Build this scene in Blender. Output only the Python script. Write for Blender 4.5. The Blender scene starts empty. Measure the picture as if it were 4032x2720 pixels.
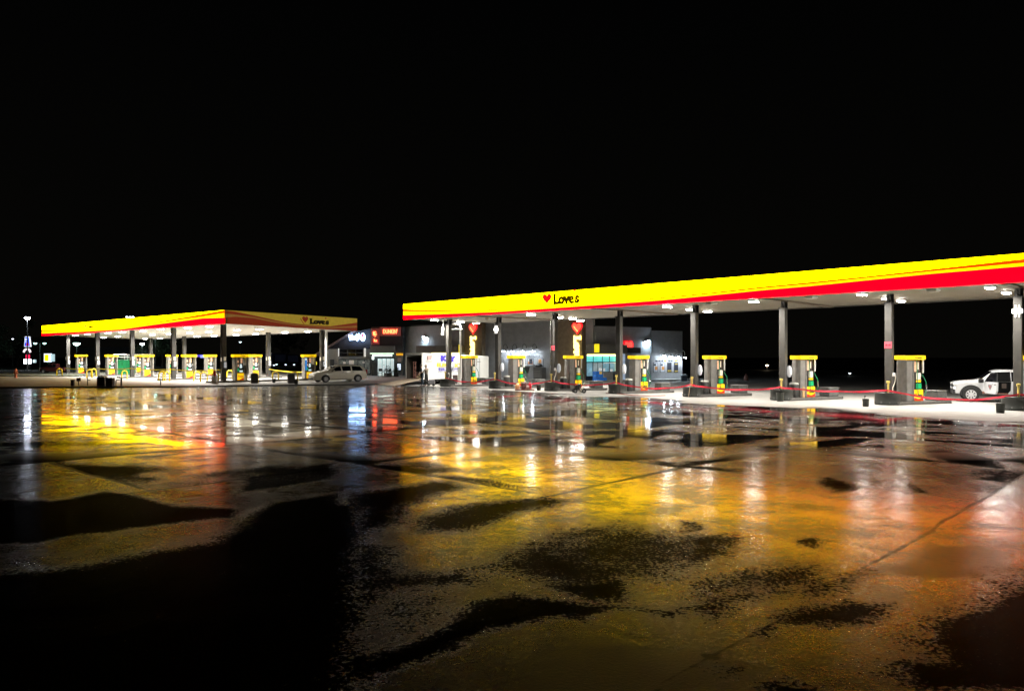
import bpy, math, random
import numpy as np
from mathutils import Matrix, Vector
random.seed(7)
R = math.radians
SC = bpy.context.scene
COL = SC.collection

# ------------------------------------------------------------------ survey of the photograph
F, CX, HZ, EYE = 3000.0, 2016.0, 1400.0, 2.4          # focal length, centre column, horizon row, eye height
def at(px, D): return (px - CX) / F * D               # sideways metres of a column at a depth
def hz(py, D): return EYE - (py - HZ) * D / F         # height of a row at a depth
def gp(px, py, z=0.0):                                # point on the ground
    D = F * (EYE - z) / (py - HZ)
    return Vector((at(px, D), D, z))
TH = R(43.0)                                          # row direction: forward-left
U = Vector((-0.7314, 0.682, 0)); N = Vector((0.682, 0.7314, 0))
A_N = math.atan2(N.y, N.x)                            # heading of N
A_P = R(25.0)                                         # heading of the lanes below the tall canopy
A_B = R(33.0)
EB = Vector((math.cos(A_B), math.sin(A_B), 0))
E1 = Vector((math.cos(A_P), math.sin(A_P), 0)); E2 = Vector((-math.sin(A_P), math.cos(A_P), 0))
def on_line(P, d, px):                                # parameter along P + s d where it shows at column px
    q = (px - CX) / F
    return (q * P.y - P.x) / (d.x - q * d.y)

# ------------------------------------------------------------------ materials
MATS = {}
def mat(name, col, rough=0.5, metal=0.0, em=None, st=0.0, var=0.12, nscale=6.0, bump=0.0, spec=0.5, coat=0.0):
    if name in MATS: return MATS[name]
    m = bpy.data.materials.new(name); m.use_nodes = True
    nt = m.node_tree; b = nt.nodes['Principled BSDF']
    b.inputs['Roughness'].default_value = rough
    b.inputs['Metallic'].default_value = metal
    b.inputs['Specular IOR Level'].default_value = spec
    if coat: b.inputs['Coat Weight'].default_value = coat; b.inputs['Coat Roughness'].default_value = 0.08
    tc = nt.nodes.new('ShaderNodeTexCoord')
    nz = nt.nodes.new('ShaderNodeTexNoise'); nz.inputs['Scale'].default_value = nscale; nz.inputs['Detail'].default_value = 5
    nt.links.new(tc.outputs['Object'], nz.inputs['Vector'])
    mr = nt.nodes.new('ShaderNodeMapRange')
    mr.inputs['From Min'].default_value = 0.25; mr.inputs['From Max'].default_value = 0.75
    mr.inputs['To Min'].default_value = 1 - var; mr.inputs['To Max'].default_value = 1 + var
    nt.links.new(nz.outputs['Fac'], mr.inputs['Value'])
    vm = nt.nodes.new('ShaderNodeVectorMath'); vm.operation = 'SCALE'
    vm.inputs[0].default_value = col
    nt.links.new(mr.outputs[0], vm.inputs['Scale'])
    nt.links.new(vm.outputs[0], b.inputs['Base Color'])
    if em is not None:
        b.inputs['Emission Color'].default_value = (*em, 1)
        b.inputs['Emission Strength'].default_value = st
        if st <= 12 and var > 0:
            ms = nt.nodes.new('ShaderNodeMath'); ms.operation = 'MULTIPLY'; ms.inputs[1].default_value = st
            nt.links.new(mr.outputs[0], ms.inputs[0]); nt.links.new(ms.outputs[0], b.inputs['Emission Strength'])
    if bump:
        bp = nt.nodes.new('ShaderNodeBump'); bp.inputs['Strength'].default_value = bump; bp.inputs['Distance'].default_value = 0.02
        nt.links.new(nz.outputs['Fac'], bp.inputs['Height']); nt.links.new(bp.outputs[0], b.inputs['Normal'])
    MATS[name] = m
    return m

YEL = mat('yellow sign face', (0.75, 0.55, 0.02), 0.4, em=(1.0, 0.70, 0.0), st=11.0, var=0.08, nscale=.8)
RED = mat('red sign face', (0.6, 0.01, 0.02), 0.4, em=(1.0, 0.0, 0.002), st=9.0, var=0.04)
DRED = mat('dark red stripe', (0.5, 0.05, 0.01), 0.4, em=(1.0, 0.10, 0.0), st=0.9, var=0.04)
ORN = mat('amber stripe', (0.7, 0.4, 0.02), 0.4, em=(1.0, 0.42, 0.0), st=3.5, var=0.04)
BRN = mat('brown lettering', (0.1, 0.05, 0.01), 0.5, em=(0.10, 0.06, 0.0), st=0.5, var=0.0)
DYEL = mat('dim glow yellow sign face', (0.55, 0.38, 0.05), 0.5, em=(0.66, 0.46, 0.05), st=0.36, var=0.08, nscale=3)  # sign band without own lighting; weak glow stands in for lamp light on it
DDRED = mat('dim glow red sign face', (0.30, 0.05, 0.03), 0.5, em=(0.55, 0.06, 0.02), st=0.22, var=0.08)  # red of the same band, with the stand-in glow added
DORN = mat('dim glow amber stripe', (0.45, 0.25, 0.06), 0.5, em=(0.6, 0.30, 0.08), st=0.24, var=0.06)  # amber of the same band, glow added likewise
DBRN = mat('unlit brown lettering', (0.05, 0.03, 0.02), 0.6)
WHITE = mat('white paint', (0.78, 0.78, 0.76), 0.4, var=0.05)
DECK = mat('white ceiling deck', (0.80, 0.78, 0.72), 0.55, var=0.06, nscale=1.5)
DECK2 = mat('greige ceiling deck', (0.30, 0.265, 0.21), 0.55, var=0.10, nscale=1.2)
COLM = mat('column steel', (0.085, 0.08, 0.072), 0.45, var=0.15, nscale=3)
COLC = mat('wide canopy column steel', (0.045, 0.043, 0.04), 0.45, var=0.2, nscale=3)
COLD = mat('dark bracket steel', (0.035, 0.033, 0.03), 0.5)
GREY = mat('grey pump panel', (0.26, 0.25, 0.235), 0.35, metal=0.2, var=0.2, nscale=4)
LGREY = mat('brushed pump edge', (0.30, 0.29, 0.27), 0.3, metal=0.4, var=0.2, nscale=5)
BLACK = mat('black plastic', (0.018, 0.018, 0.018), 0.4)
RUBB = mat('black rubber', (0.012, 0.012, 0.012), 0.7)
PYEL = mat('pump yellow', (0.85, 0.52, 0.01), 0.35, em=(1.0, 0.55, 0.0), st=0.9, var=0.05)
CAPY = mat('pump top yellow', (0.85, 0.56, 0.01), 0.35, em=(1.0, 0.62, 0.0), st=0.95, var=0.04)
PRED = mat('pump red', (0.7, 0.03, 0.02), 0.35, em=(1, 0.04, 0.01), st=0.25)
PBRN = mat('pump brown print', (0.16, 0.06, 0.01), 0.5)
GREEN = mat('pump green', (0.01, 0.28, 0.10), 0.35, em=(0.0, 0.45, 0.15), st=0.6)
HOSE = mat('green hose', (0.02, 0.22, 0.10), 0.35)
CREAM = mat('cream label', (0.75, 0.70, 0.58), 0.5, em=(1, 0.9, 0.7), st=0.25)
PEACH = mat('peach screen', (0.7, 0.42, 0.28), 0.4, em=(1, 0.55, 0.33), st=0.45, nscale=20, var=0.4)
DKSCR = mat('dark screen', (0.12, 0.09, 0.08), 0.25, nscale=25, var=0.5)
SCRN = mat('lit round label', (0.7, 0.85, 0.85), 0.4, em=(0.75, 0.95, 1.0), st=0.8)
YHOOP = mat('yellow safety paint', (0.80, 0.58, 0.02), 0.35, var=0.1)
YPOST = mat('pale yellow post paint', (0.80, 0.62, 0.16), 0.45, var=0.12)
CONC = mat('island concrete', (0.10, 0.095, 0.09), 0.6, var=0.25, nscale=5, bump=0.2)
DRUM = mat('black drum', (0.03, 0.032, 0.028), 0.5, var=0.35, nscale=3)
STEEL = mat('bright steel', (0.6, 0.6, 0.6), 0.25, metal=0.9)
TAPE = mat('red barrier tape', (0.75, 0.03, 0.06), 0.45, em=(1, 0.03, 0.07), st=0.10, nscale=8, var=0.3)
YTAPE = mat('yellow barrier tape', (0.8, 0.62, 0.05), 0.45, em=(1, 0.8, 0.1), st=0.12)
LAMP = mat('canopy lamp lens', (0.9, 0.9, 0.9), 0.4, em=(1.0, 0.97, 0.90), st=40.0, var=0)
LAMPT = mat('tall canopy lamp lens', (0.9, 0.9, 0.9), 0.4, em=(1.0, 0.95, 0.86), st=120.0, var=0)
WPACK = mat('wall pack lens', (0.9, 0.9, 0.9), 0.4, em=(0.62, 0.82, 1.0), st=300.0, var=0)
GOOSE = mat('gooseneck lamp bulb', (0.9, 0.9, 0.9), 0.4, em=(0.80, 0.90, 1.0), st=160.0, var=0)
WALL = mat('grey stucco', (0.42, 0.43, 0.44), 0.8, var=0.12, nscale=2, bump=0.15)
WALLB = mat('dark tower cladding', (0.26, 0.20, 0.13), 0.7, var=0.18, nscale=3)
WALLD = mat('charcoal panel', (0.05, 0.05, 0.052), 0.7, var=0.2)
DARK = mat('near black', (0.008, 0.008, 0.009), 0.8)
def lit(name, c, s, var=0.1, nscale=4): return mat(name, c, 0.5, em=c, st=s, var=var, nscale=nscale)

# ------------------------------------------------------------------ mesh helpers
class MB:
    def __init__(s): s.v = []; s.f = []; s.m = []; s.M = Matrix.Identity(4)
    def add(s, vs, fs, mi=0):
        o = len(s.v); s.v += [s.M @ Vector(p) for p in vs]
        for f in fs: s.f.append([i + o for i in f]); s.m.append(mi)
        return s
    def box(s, x0, x1, y0, y1, z0, z1, mi=0):
        return s.add([(x0,y0,z0),(x1,y0,z0),(x1,y1,z0),(x0,y1,z0),(x0,y0,z1),(x1,y0,z1),(x1,y1,z1),(x0,y1,z1)],
                     [(3,2,1,0),(4,5,6,7),(0,1,5,4),(1,2,6,5),(2,3,7,6),(3,0,4,7)], mi)
    def cbox(s, x0, x1, y0, y1, z0, z1, c=0.03, mi=0):        # box with chamfered edges all round
        a = []
        for z, i in ((z0, c), (z0 + c, 0), (z1 - c, 0), (z1, c)):
            xa, xb, ya, yb = x0 + i, x1 - i, y0 + i, y1 - i
            a.append([(xa+c,ya,z),(xb-c,ya,z),(xb,ya+c,z),(xb,yb-c,z),(xb-c,yb,z),(xa+c,yb,z),(xa,yb-c,z),(xa,ya+c,z)])
        vs = [p for r in a for p in r]; fs = [tuple(range(7,-1,-1)), tuple(range(24,32))]
        for k in range(3):
            for i in range(8): j = (i+1) % 8; fs.append((k*8+i, k*8+j, k*8+8+j, k*8+8+i))
        return s.add(vs, fs, mi)
    def cyl(s, p, q, r0, r1=None, n=12, mi=0):
        p, q = Vector(p), Vector(q); r1 = r0 if r1 is None else r1
        d = (q - p).normalized(); a = d.orthogonal().normalized(); b = d.cross(a)
        vs = []
        for c, r in ((p, r0), (q, r1)):
            for i in range(n): t = 2*math.pi*i/n; vs.append(c + (a*math.cos(t) + b*math.sin(t))*r)
        fs = [tuple(range(n-1,-1,-1)), tuple(range(n, 2*n))]
        for i in range(n): j = (i+1) % n; fs.append((i, j, n+j, n+i))
        return s.add(vs, fs, mi)
    def lathe(s, prof, n=20, mi=0, caps=True):                           # (r, z) profile about the local z axis
        vs = [(r*math.cos(2*math.pi*i/n), r*math.sin(2*math.pi*i/n), z) for r, z in prof for i in range(n)]
        fs = [tuple(range(n-1,-1,-1)), tuple(range((len(prof)-1)*n, len(prof)*n))] if caps else []
        for k in range(len(prof)-1):
            for i in range(n): j = (i+1) % n; fs.append((k*n+i, k*n+j, k*n+n+j, k*n+n+i))
        return s.add(vs, fs, mi)
    def tube(s, pts, r, n=6, mi=0):
        pts = [Vector(p) for p in pts]; L = len(pts); vs = []; a = None
        rr = r if isinstance(r, (list, tuple)) else [r]*L
        for k, p in enumerate(pts):
            d = (pts[min(k+1, L-1)] - pts[max(k-1, 0)]).normalized()
            a = d.orthogonal().normalized() if a is None else (a - d*a.dot(d)).normalized()
            b = d.cross(a)
            for i in range(n): t = 2*math.pi*i/n; vs.append(p + (a*math.cos(t) + b*math.sin(t))*rr[k])
        fs = [tuple(range(n-1,-1,-1)), tuple(range((L-1)*n, L*n))]
        for k in range(L-1):
            for i in range(n): j = (i+1) % n; fs.append((k*n+i, k*n+j, k*n+n+j, k*n+n+i))
        return s.add(vs, fs, mi)
    def prism(s, poly, d0, d1, o=(0,0,0), x=(1,0,0), y=(0,0,1), z=(0,-1,0), mi=0):   # outline in x,y pushed along z
        o, x, y, z = Vector(o), Vector(x), Vector(y), Vector(z); n = len(poly)
        vs = [o + x*a + y*b + z*d for d in (d0, d1) for a, b in poly]
        fs = [tuple(range(n-1,-1,-1)), tuple(range(n, 2*n))]
        for i in range(n): j = (i+1) % n; fs.append((i, j, n+j, n+i))
        return s.add(vs, fs, mi)
    def quad(s, a, b, c, d, mi=0): return s.add([a, b, c, d], [(0,1,2,3)], mi)
    def build(s, name, mats, parent=None, smooth=False, loc=None, rz=None):
        me = bpy.data.meshes.new(name); me.from_pydata([tuple(p) for p in s.v], [], s.f)
        for m in (mats if isinstance(mats, (list, tuple)) else [mats]): me.materials.append(m)
        me.polygons.foreach_set('material_index', s.m)
        if smooth:
            me.polygons.foreach_set('use_smooth', [True]*len(s.f))
        me.update(); me.validate()
        if smooth:
            try: me.set_sharp_from_angle(angle=R(40))
            except Exception: pass
        o = bpy.data.objects.new(name, me); COL.objects.link(o)
        if parent is not None: o.parent = parent
        if loc is not None: o.location = loc
        if rz is not None: o.rotation_euler = (0, 0, rz)
        return o

def tag(o, label, cat, group=None):
    o['label'] = label; o['category'] = cat
    if group: o['group'] = group
    return o
def thing(name, label, cat, loc=(0,0,0), rz=0.0, group=None):
    o = bpy.data.objects.new(name, None); o.empty_display_size = 0.2; COL.objects.link(o)
    o.location = loc; o.rotation_euler = (0, 0, rz)
    return tag(o, label, cat, group)
def kids(o): return [c for c in ALLKIDS.get(o.name, [])] 
ALLKIDS = {}
def copy_tree(o, parent=None):
    c = o.copy(); COL.objects.link(c); c.parent = parent
    for ch in list(o.children): copy_tree(ch, c)
    return c
def dup(o, label, loc=None, rz=None):
    c = copy_tree(o); c['label'] = label
    if loc is not None: c.location = loc
    if rz is not None: c.rotation_euler = (0, 0, rz)
    return c
def structure(o): o['kind'] = 'structure'; return o

_TXT = {}
def text_geo(st, bold=0.0, depth=0.02, shear=0.0):
    k = (st, bold, depth, shear)
    if k in _TXT: return _TXT[k]
    cu = bpy.data.curves.new('t', 'FONT'); cu.body = st; cu.size = 1.0; cu.extrude = depth; cu.offset = bold; cu.shear = shear
    cu.resolution_u = 3; cu.align_x = 'CENTER'; cu.align_y = 'CENTER'
    ob = bpy.data.objects.new('t', cu); COL.objects.link(ob)
    dg = bpy.context.evaluated_depsgraph_get(); me = bpy.data.meshes.new_from_object(ob.evaluated_get(dg))
    vs = [tuple(v.co) for v in me.vertices]; fs = [tuple(p.vertices) for p in me.polygons]
    bpy.data.objects.remove(ob); bpy.data.curves.remove(cu); bpy.data.meshes.remove(me)
    xs = [v[0] for v in vs]; ys = [v[1] for v in vs]
    cx, cy = (min(xs)+max(xs))/2, (min(ys)+max(ys))/2
    w, h = max(xs)-min(xs), max(ys)-min(ys)
    vs = [((a-cx), (b-cy), c) for a, b, c in vs]
    _TXT[k] = (vs, fs, w, h); return _TXT[k]
def put_text(mb, st, o, x, y, w=None, h=None, bold=0.0, depth=0.02, mi=0, shear=0.0):
    vs, fs, tw, th = text_geo(st, bold, 0.02, shear)
    o, x, y = Vector(o), Vector(x).normalized(), Vector(y).normalized(); z = x.cross(y)
    sx = (w / tw) if w else (h / th); sy = (h / th) if h else sx
    sz = depth / 0.04
    mb.add([o + x*a*sx + y*b*sy + z*(c*sz + depth/2) for a, b, c in vs], fs, mi)
def heart(w=1.0, n=28):
    p = []
    for i in range(n):
        t = 2*math.pi*i/n
        p.append((16*math.sin(t)**3/32*w, (13*math.cos(t)-5*math.cos(2*t)-2*math.cos(3*t)-math.cos(4*t)+2.5)/32*w))
    return p[::-1]
def word_loves(mb, o, x, y, w, h, depth=0.03, mi=0):            # slab-serif wordmark with a heart for its apostrophe
    o, x, y = Vector(o), Vector(x).normalized(), Vector(y).normalized(); z = x.cross(y)
    put_text(mb, 'Love', o + x*(-0.09*w), x, y, 0.82*w, h, bold=0.075, depth=depth, mi=mi)
    put_text(mb, 's', o + x*(0.42*w) - y*(0.12*h), x, y, 0.18*w, 0.72*h, bold=0.075, depth=depth, mi=mi)
    def bar(a0, a1, b0, b1): mb.prism([(a0,b0),(a1,b0),(a1,b1),(a0,b1)], 0, depth*0.9, o, x, y, z, mi)
    bar(-0.53*w, -0.38*w, 0.40*h, 0.5*h); bar(-0.53*w, -0.44*w, -0.5*h, -0.38*h); bar(-0.31*w, -0.28*w, -0.5*h, -0.28*h)
    bar(-0.06*w, 0.03*w, 0.16*h, 0.23*h); bar(0.09*w, 0.18*w, 0.16*h, 0.23*h)
    bar(0.48*w, 0.505*w, 0.0, 0.2*h); bar(0.335*w, 0.36*w, -0.48*h, -0.3*h)
# ------------------------------------------------------------------ canopies
def fascia(name, P, d, s0, s1, zb, zt, ctrl, mats, parent, logo=None, logom=None, nseg=70, small_heart=True):
    """one sign band along P + s d; ctrl = (column, red top, amber top, line top) as fractions of the band height"""
    out = Vector((d.y, -d.x, 0))
    if out.dot(-Vector((P.x, P.y, 0))) < 0: out = -out
    cs = [on_line(P, d, c[0]) for c in ctrl]
    order = np.argsort(cs); xs = np.array(cs)[order]
    ys = np.array([c[1:] for c in ctrl])[order]
    mb = MB()
    ss = np.linspace(s0, s1, nseg + 1)
    prev = None
    for s in ss:
        fr = [0.0] + [float(np.interp(s, xs, ys[:, k])) for k in range(3)] + [1.0]
        p = P + d*s; b, t = zb(s), zt(s)
        fr[3] += .012; row = [Vector((p.x, p.y, b + (t-b)*f)) for f in fr]
        if prev is not None:
            for k in range(4):
                if row[k+1].z - row[k].z > 0.004 or prev[k+1].z - prev[k].z > 0.004:
                    mb.quad(prev[k], row[k], row[k+1], prev[k+1], k)
            i = out * -0.25
            mb.quad(prev[4], row[4], row[4] + i, prev[4] + i, 4)
            mb.quad(prev[0] + i, row[0] + i, row[0], prev[0], 4)
            mb.quad(prev[4] + i, row[4] + i, row[0] + i, prev[0] + i, 4)
        else: mb.quad(row[0], row[4], row[4] + out*-0.25, row[0] + out*-0.25, 4)
        prev = row
    mb.quad(prev[4], prev[0], prev[0] + out*-0.25, prev[4] + out*-0.25, 4)
    fo = mb.build(name, mats, parent)
    if logo:
        h0, h1, t0, t1, fhb, fht, ftb, ftt = logo
        x = d if (d.x > 0) else -d
        sgn = 1
        def spot(px, f):
            s = on_line(P, d, px); q = P + d*s
            return Vector((q.x, q.y, zb(s) + (zt(s)-zb(s))*f)) + out*0.02
        a, b = spot(h0, (fhb+fht)/2), spot(h1, (fhb+fht)/2); w = (a - b).length
        hh = (fht-fhb)*(zt(0)-zb(0)); c = (a+b)/2
        m = MB()
        k = 0.72
        m.prism([(p*k + 0.13*w, q*hh/w*0.9 + 0.02) for p, q in heart(w)], 0.012, 0.03, c, x, (0,0,1), out, 0)
        def arc(r0, r1, lo):
            pts = []
            hp = [(p, q) for p, q in heart(w*k, 40)]
            L = [(p + 0.13*w - r0*w, q*hh/(w*k)*0.9*k/k - r0*0.9*hh) for p, q in hp if p < 0.06*w and q < 0.30*w]
            return L
        # crescents trailing the heart on its lower left
        for r0, r1, mi in ((0.07, 0.13, 1), (0.17, 0.27, 2)):
            L = [(-0.30*w*math.cos(t) , 0.0) for t in (0,)]
            pts = []
            for i in range(9): t = i/8; pts.append((( -0.26 + 0.42*t**1.4)*w + 0.02*w - r0*w*0.75, (0.26 - 0.72*t)*hh - r0*0.25*hh))
            for i in range(8,-1,-1): t = i/8; pts.append(((-0.26 + 0.42*t**1.4)*w + 0.02*w - r1*w*0.75, (0.26 - 0.72*t)*hh - r1*0.25*hh))
            m.prism(pts, 0, 0.012, c, x, (0,0,1), out, mi)
        m.build('heart_emblem', logom[:3], fo)
        a, b = spot(t0, (ftb+ftt)/2), spot(t1, (ftb+ftt)/2); w2 = (a - b).length; c = (a+b)/2
        h2 = (ftt-ftb)*(zt(0)-zb(0))
        m = MB(); word_loves(m, c, x, (0,0,1), w2, h2, 0.02)
        m.build('lettering', logom[3], fo)
        m = MB(); m.prism(heart(0.09*w2), 0, 0.02, c + x*(0.33*w2) + Vector((0,0,0.62*h2)), x, (0,0,1), out, 0)
        m.build('small_heart', logom[0], fo)
    return fo

# --- the tall canopy over the truck lanes
TC = [Vector((-4.91 + 3.9*i, 59.2 - 3.643*i, 0)) for i in range(8)]           # column feet
TP = Vector((-6.96, 57.0, 0)); TD = -U
def t_zb(s): return 5.157 + 0.0061*(s + 1.85)
def t_zt(s): return t_zb(s) + 1.163
def t_s(p): return (p - TP).dot(TD)
tall = thing('fuel_canopy', 'long flat canopy with bright yellow and red lit sign band over the truck pumps', 'canopy', (0,0,0))
TCTRL = [(1588,.28,.54,.67),(1750,.19,.355,.42),(1950,.11,.227,.27),(2150,.12,.20,.232),(2344,.14,.215,.245),(2600,.173,.27,.31),
         (2800,.25,.33,.38),(3000,.33,.42,.475),(3200,.37,.46,.525),(3400,.44,.534,.586),(3672,.52,.61,.68),(4032,.56,.67,.80)]
LITM = [RED, ORN, DRED, YEL, COLM]
fascia('sign_band', TP, TD, -1.85, 40.0, t_zb, t_zt, TCTRL, LITM, tall,
       (2124,2174,2180,2282,.27,.97,.29,.90), [mat('lit heart red', (0.7,0.01,0.01), 0.4, em=(1,0.01,0.01), st=1.0), YEL, DRED, BRN])
def deck(parent, corners, th, m, name='ceiling'):
    mb = MB(); lo = [Vector(c) for c in corners]; hi = [c + Vector((0,0,th)) for c in lo]
    mb.add(lo + hi, [(0,1,2,3),(7,6,5,4),(0,4,5,1),(1,5,6,2),(2,6,7,3),(3,7,4,0)])
    return mb.build(name, m, parent)
def tpt(s, n, dz=0.0):
    p = TP + TD*s + N*n; return Vector((p.x, p.y, t_zb(s) + dz))
TW = 10.2
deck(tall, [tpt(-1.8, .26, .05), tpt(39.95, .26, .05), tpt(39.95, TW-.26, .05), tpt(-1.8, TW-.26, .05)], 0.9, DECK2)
mb = MB()                                                                     # dark gutter line and back band
for a, b, n0, n1 in ((-1.85, 40, TW-.25, TW), (-1.85, -1.6, .26, TW-.26), (39.75, 40, .26, TW-.26)):
    lo = [tpt(a,n0), tpt(b,n0), tpt(b,n1), tpt(a,n1)]; hi = [v + Vector((0,0,1.16)) for v in lo]
    mb.add(lo + hi, [(0,1,2,3),(7,6,5,4),(0,4,5,1),(1,5,6,2),(2,6,7,3),(3,7,4,0)])
mb.build('back_band', COLM, tall)
mb = MB()
for i in (1, 3, 5, 7):                                                        # shallow joist covers
    s = t_s(TC[i])
    lo = [tpt(s-.16,.3,-.03), tpt(s+.16,.3,-.03), tpt(s+.16,TW-.3,-.03), tpt(s-.16,TW-.3,-.03)]; hi = [v + Vector((0,0,.078)) for v in lo]
    mb.add(lo + hi, [(0,1,2,3),(0,4,5,1),(1,5,6,2),(2,6,7,3),(3,7,4,0)])
mb.build('joist_cover', mat('joist brown', (0.20, 0.16, 0.12), 0.6), tall)
def lamp_part(parent, p, ax, w, l, lens, power=0, SPREAD=140, name='ceiling_lamp'):
    ay = Vector((-ax.y, ax.x, 0)); mb = MB()
    M = Matrix(((ax.x, ay.x, 0, p.x), (ax.y, ay.y, 0, p.y), (0, 0, 1, p.z), (0, 0, 0, 1)))
    mb.M = M; mb.cbox(-l/2-.05, l/2+.05, -w/2-.05, w/2+.05, -.09, 0.03, 0.02)
    h = mb.build(name, WHITE, parent)
    mb = MB(); mb.M = M; mb.box(-l/2, l/2, -w/2, w/2, -.125, -.092); mb.build('lens', lens, h)
    if power:
        la = bpy.data.lights.new('canopy_light', 'AREA'); la.shape = 'RECTANGLE'; la.size = l; la.size_y = w; la.energy = power; la.color = (1.0, .95, .87); la.spread = R(SPREAD)
        lo = bpy.data.objects.new('canopy_light', la); COL.objects.link(lo); lo.parent = h; lo.location = (p.x, p.y, p.z - .14); lo.rotation_euler = (0, 0, math.atan2(ax.y, ax.x))
    return h
tl = [(1711,1255.5),(1813,1263),(1874,1268.6),(2091,1233.5),(2255,1250),(2286,1258),(2202,1244.5),(2628,1202),(2719,1213.5),(2786,1221),
      (2968,1180.7),(3394,1152.6),(3489.6,1169),(3547.6,1179),(3899,1125),(3962,1146)]
for px, py in tl:
    za = 2.9
    for _ in range(6):
        D = za*F/(HZ-py); p = Vector((at(px, D), D, 0)); za = t_zb(t_s(p)) + .05 - EYE
    lamp_part(tall, Vector((p.x, p.y, za + EYE)), N, .28, .54, LAMPT, 350, 158)
mb_d = None
dimm = mat('unlit lamp lens', (0.75,0.72,0.66), 0.5)
for px, py in ((2801,1191),(3193,1167),(3675,1139),(1930,1252)):
    za = 2.9
    for _ in range(6):
        D = za*F/(HZ-py); p = Vector((at(px, D), D, 0)); za = t_zb(t_s(p)) + .05 - EYE
    lamp_part(tall, Vector((p.x, p.y, za + EYE)), N, .34, .62, dimm)
red_txt = mat('red notice', (0.75,0.10,0.13), 0.5, em=(1,.15,.2), st=.22)
ell = mat('white towel case', (0.8,0.82,0.85), 0.3, em=(.9,.95,1), st=.22)
for i, c in enumerate(TC):
    zt_ = t_zb(t_s(c)) + .05
    mb = MB(); mb.M = Matrix.Translation(c) @ Matrix.Rotation(A_N, 4, 'Z')
    mb.cbox(-.165, .165, -.165, .165, 0, zt_-.42, .012)
    co = mb.build('column', COLM, tall)
    mb = MB(); mb.M = Matrix.Translation(c) @ Matrix.Rotation(A_N, 4, 'Z')
    mb.box(-.10, .10, -.08, .08, zt_-.42, zt_); mb.box(-.2, .2, -.2, .2, zt_-.46, zt_-.42)
    mb.box(.13, .2, -.17, .17, zt_-.42, zt_); mb.tube([(-.16, 0, zt_-.40), (-.12, .02, zt_-.2), (.1, .02, zt_-.04)], .035)
    mb.build('head_bracket', COLD, co)
    mb = MB(); mb.M = Matrix.Translation(c) @ Matrix.Rotation(A_P, 4, 'Z')
    if i in (0, 1, 2, 3, 4, 5):
        mb.M = Matrix.Translation(c + Vector((0.30, -.05, 1.55))) @ Matrix.Rotation(A_P, 4, 'Z') @ Matrix.Diagonal((.13, .17, .32, 1))
        mb.lathe([(0.05,-1),(.6,-.85),(.95,-.4),(1,0),(.95,.4),(.6,.85),(.05,1)], 14)
        mb.build('towel_dispenser', ell, co, smooth=True)
    if i in (2, 6):
        zz = 2.92; mb = MB(); mb.M = Matrix.Translation(c + Vector((0,0,zz))) @ Matrix.Rotation(A_N, 4, 'Z')
        mb.box(-.19, -.17, -.17, .17, -.16, .16); 
        so = mb.build('notice_plate', red_txt, co)
        mb = MB(); mb.M = Matrix.Translation(c + Vector((0,0,zz))) @ Matrix.Rotation(A_N, 4, 'Z')
        mb.add([(-.194,.12,-.05),(-.194,.03,-.05),(-.194,.03,-.01),(-.194,-.03,-.01),(-.194,-.03,-.05),(-.194,-.12,-.05),(-.194,-.12,.05),(-.194,-.03,.05),(-.194,-.03,.01),(-.194,.03,.01),(-.194,.03,.05),(-.194,.12,.05)], [(0,1,2,9,10,11),(2,3,8,9),(3,4,5,6,7,8)])
        mb.build('notice_print', mat('notice ink', (0.5,0.02,0.04), .5), co)
    if i in (1, 7):
        zz = 4.36 if i == 7 else 4.30
        mb = MB(); mb.M = Matrix.Translation(c + Vector((0,0,zz))) @ Matrix.Rotation(A_N, 4, 'Z')
        mb.cbox(-.27, -.167, -.2, .2, -.1, .1, .02); mb.box(-.24,-.2,-.09,-.05,-.27,.27); mb.box(-.24,-.2,.05,.09,-.27,.27)
        mb.build('junction_lamp', lit('junction lamp white', (1,.97,.9), 4.0), co)
    if i in (2, 0):
        mb = MB(); mb.M = Matrix.Translation(c) @ Matrix.Rotation(A_N, 4, 'Z')
        if i == 2: mb.tube([(-.21, .15, 1.2), (-.21, .15, zt_-.5)], .045, 8)
        else: mb.tube([(-.2, .42, zt_-.62), (-.2, .42, zt_)], .03, 8); mb.cbox(-.3, -.1, .30, .56, zt_-1.25, zt_-.62, .03)
        mb.build('conduit', STEEL if i == 2 else WHITE, co)

# --- the wide canopy over the car pumps
CP = Vector((-24.0, 63.7, 0))
def c_zb(s, n=0.0): return EYE + 2.68 - 0.00304*s - 0.0233*n
def c_zt(s): return EYE + 3.805 - 0.0004*s
wide = thing('fuel_canopy', 'wide white lit canopy with yellow and red sign bands over the car pumps', 'canopy', (0,0,0))
CCL = [(165,.24,.48,.60),(300,.14,.28,.34),(480,.10,.22,.28),(640,.34,.47,.55),(800,.52,.66,.83),(850,.47,.74,.93),(884,.43,.80,.985)]
fascia('sign_band', CP, U, 0, 49.3, lambda s: c_zb(s), c_zt, CCL, LITM, wide,
       (330,342,344,370,.34,.80,.36,.76), [MATS['lit heart red'], YEL, DRED, BRN])
CCR = [(884,.43,.74,.96),(925,.55,.72,.93),(1000,.525,.625,.725),(1062,.35,.445,.54),(1125,.22,.295,.345),(1200,.14,.19,.24),(1300,.105,.18,.24),(1407,.27,.43,.67)]
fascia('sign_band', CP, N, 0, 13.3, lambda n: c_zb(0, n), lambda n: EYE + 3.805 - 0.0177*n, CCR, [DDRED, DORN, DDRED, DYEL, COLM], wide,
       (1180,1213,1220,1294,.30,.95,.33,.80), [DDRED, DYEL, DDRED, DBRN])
def cpt(s, n, dz=0.0):
    p = CP + U*s + N*n; return Vector((p.x, p.y, c_zb(s, n) + dz))
deck(wide, [cpt(49.0,.26,.05), cpt(.26,.26,.05), cpt(.26,13.1,.05), cpt(49.0,13.1,.05)], 0.85, DECK)
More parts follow.
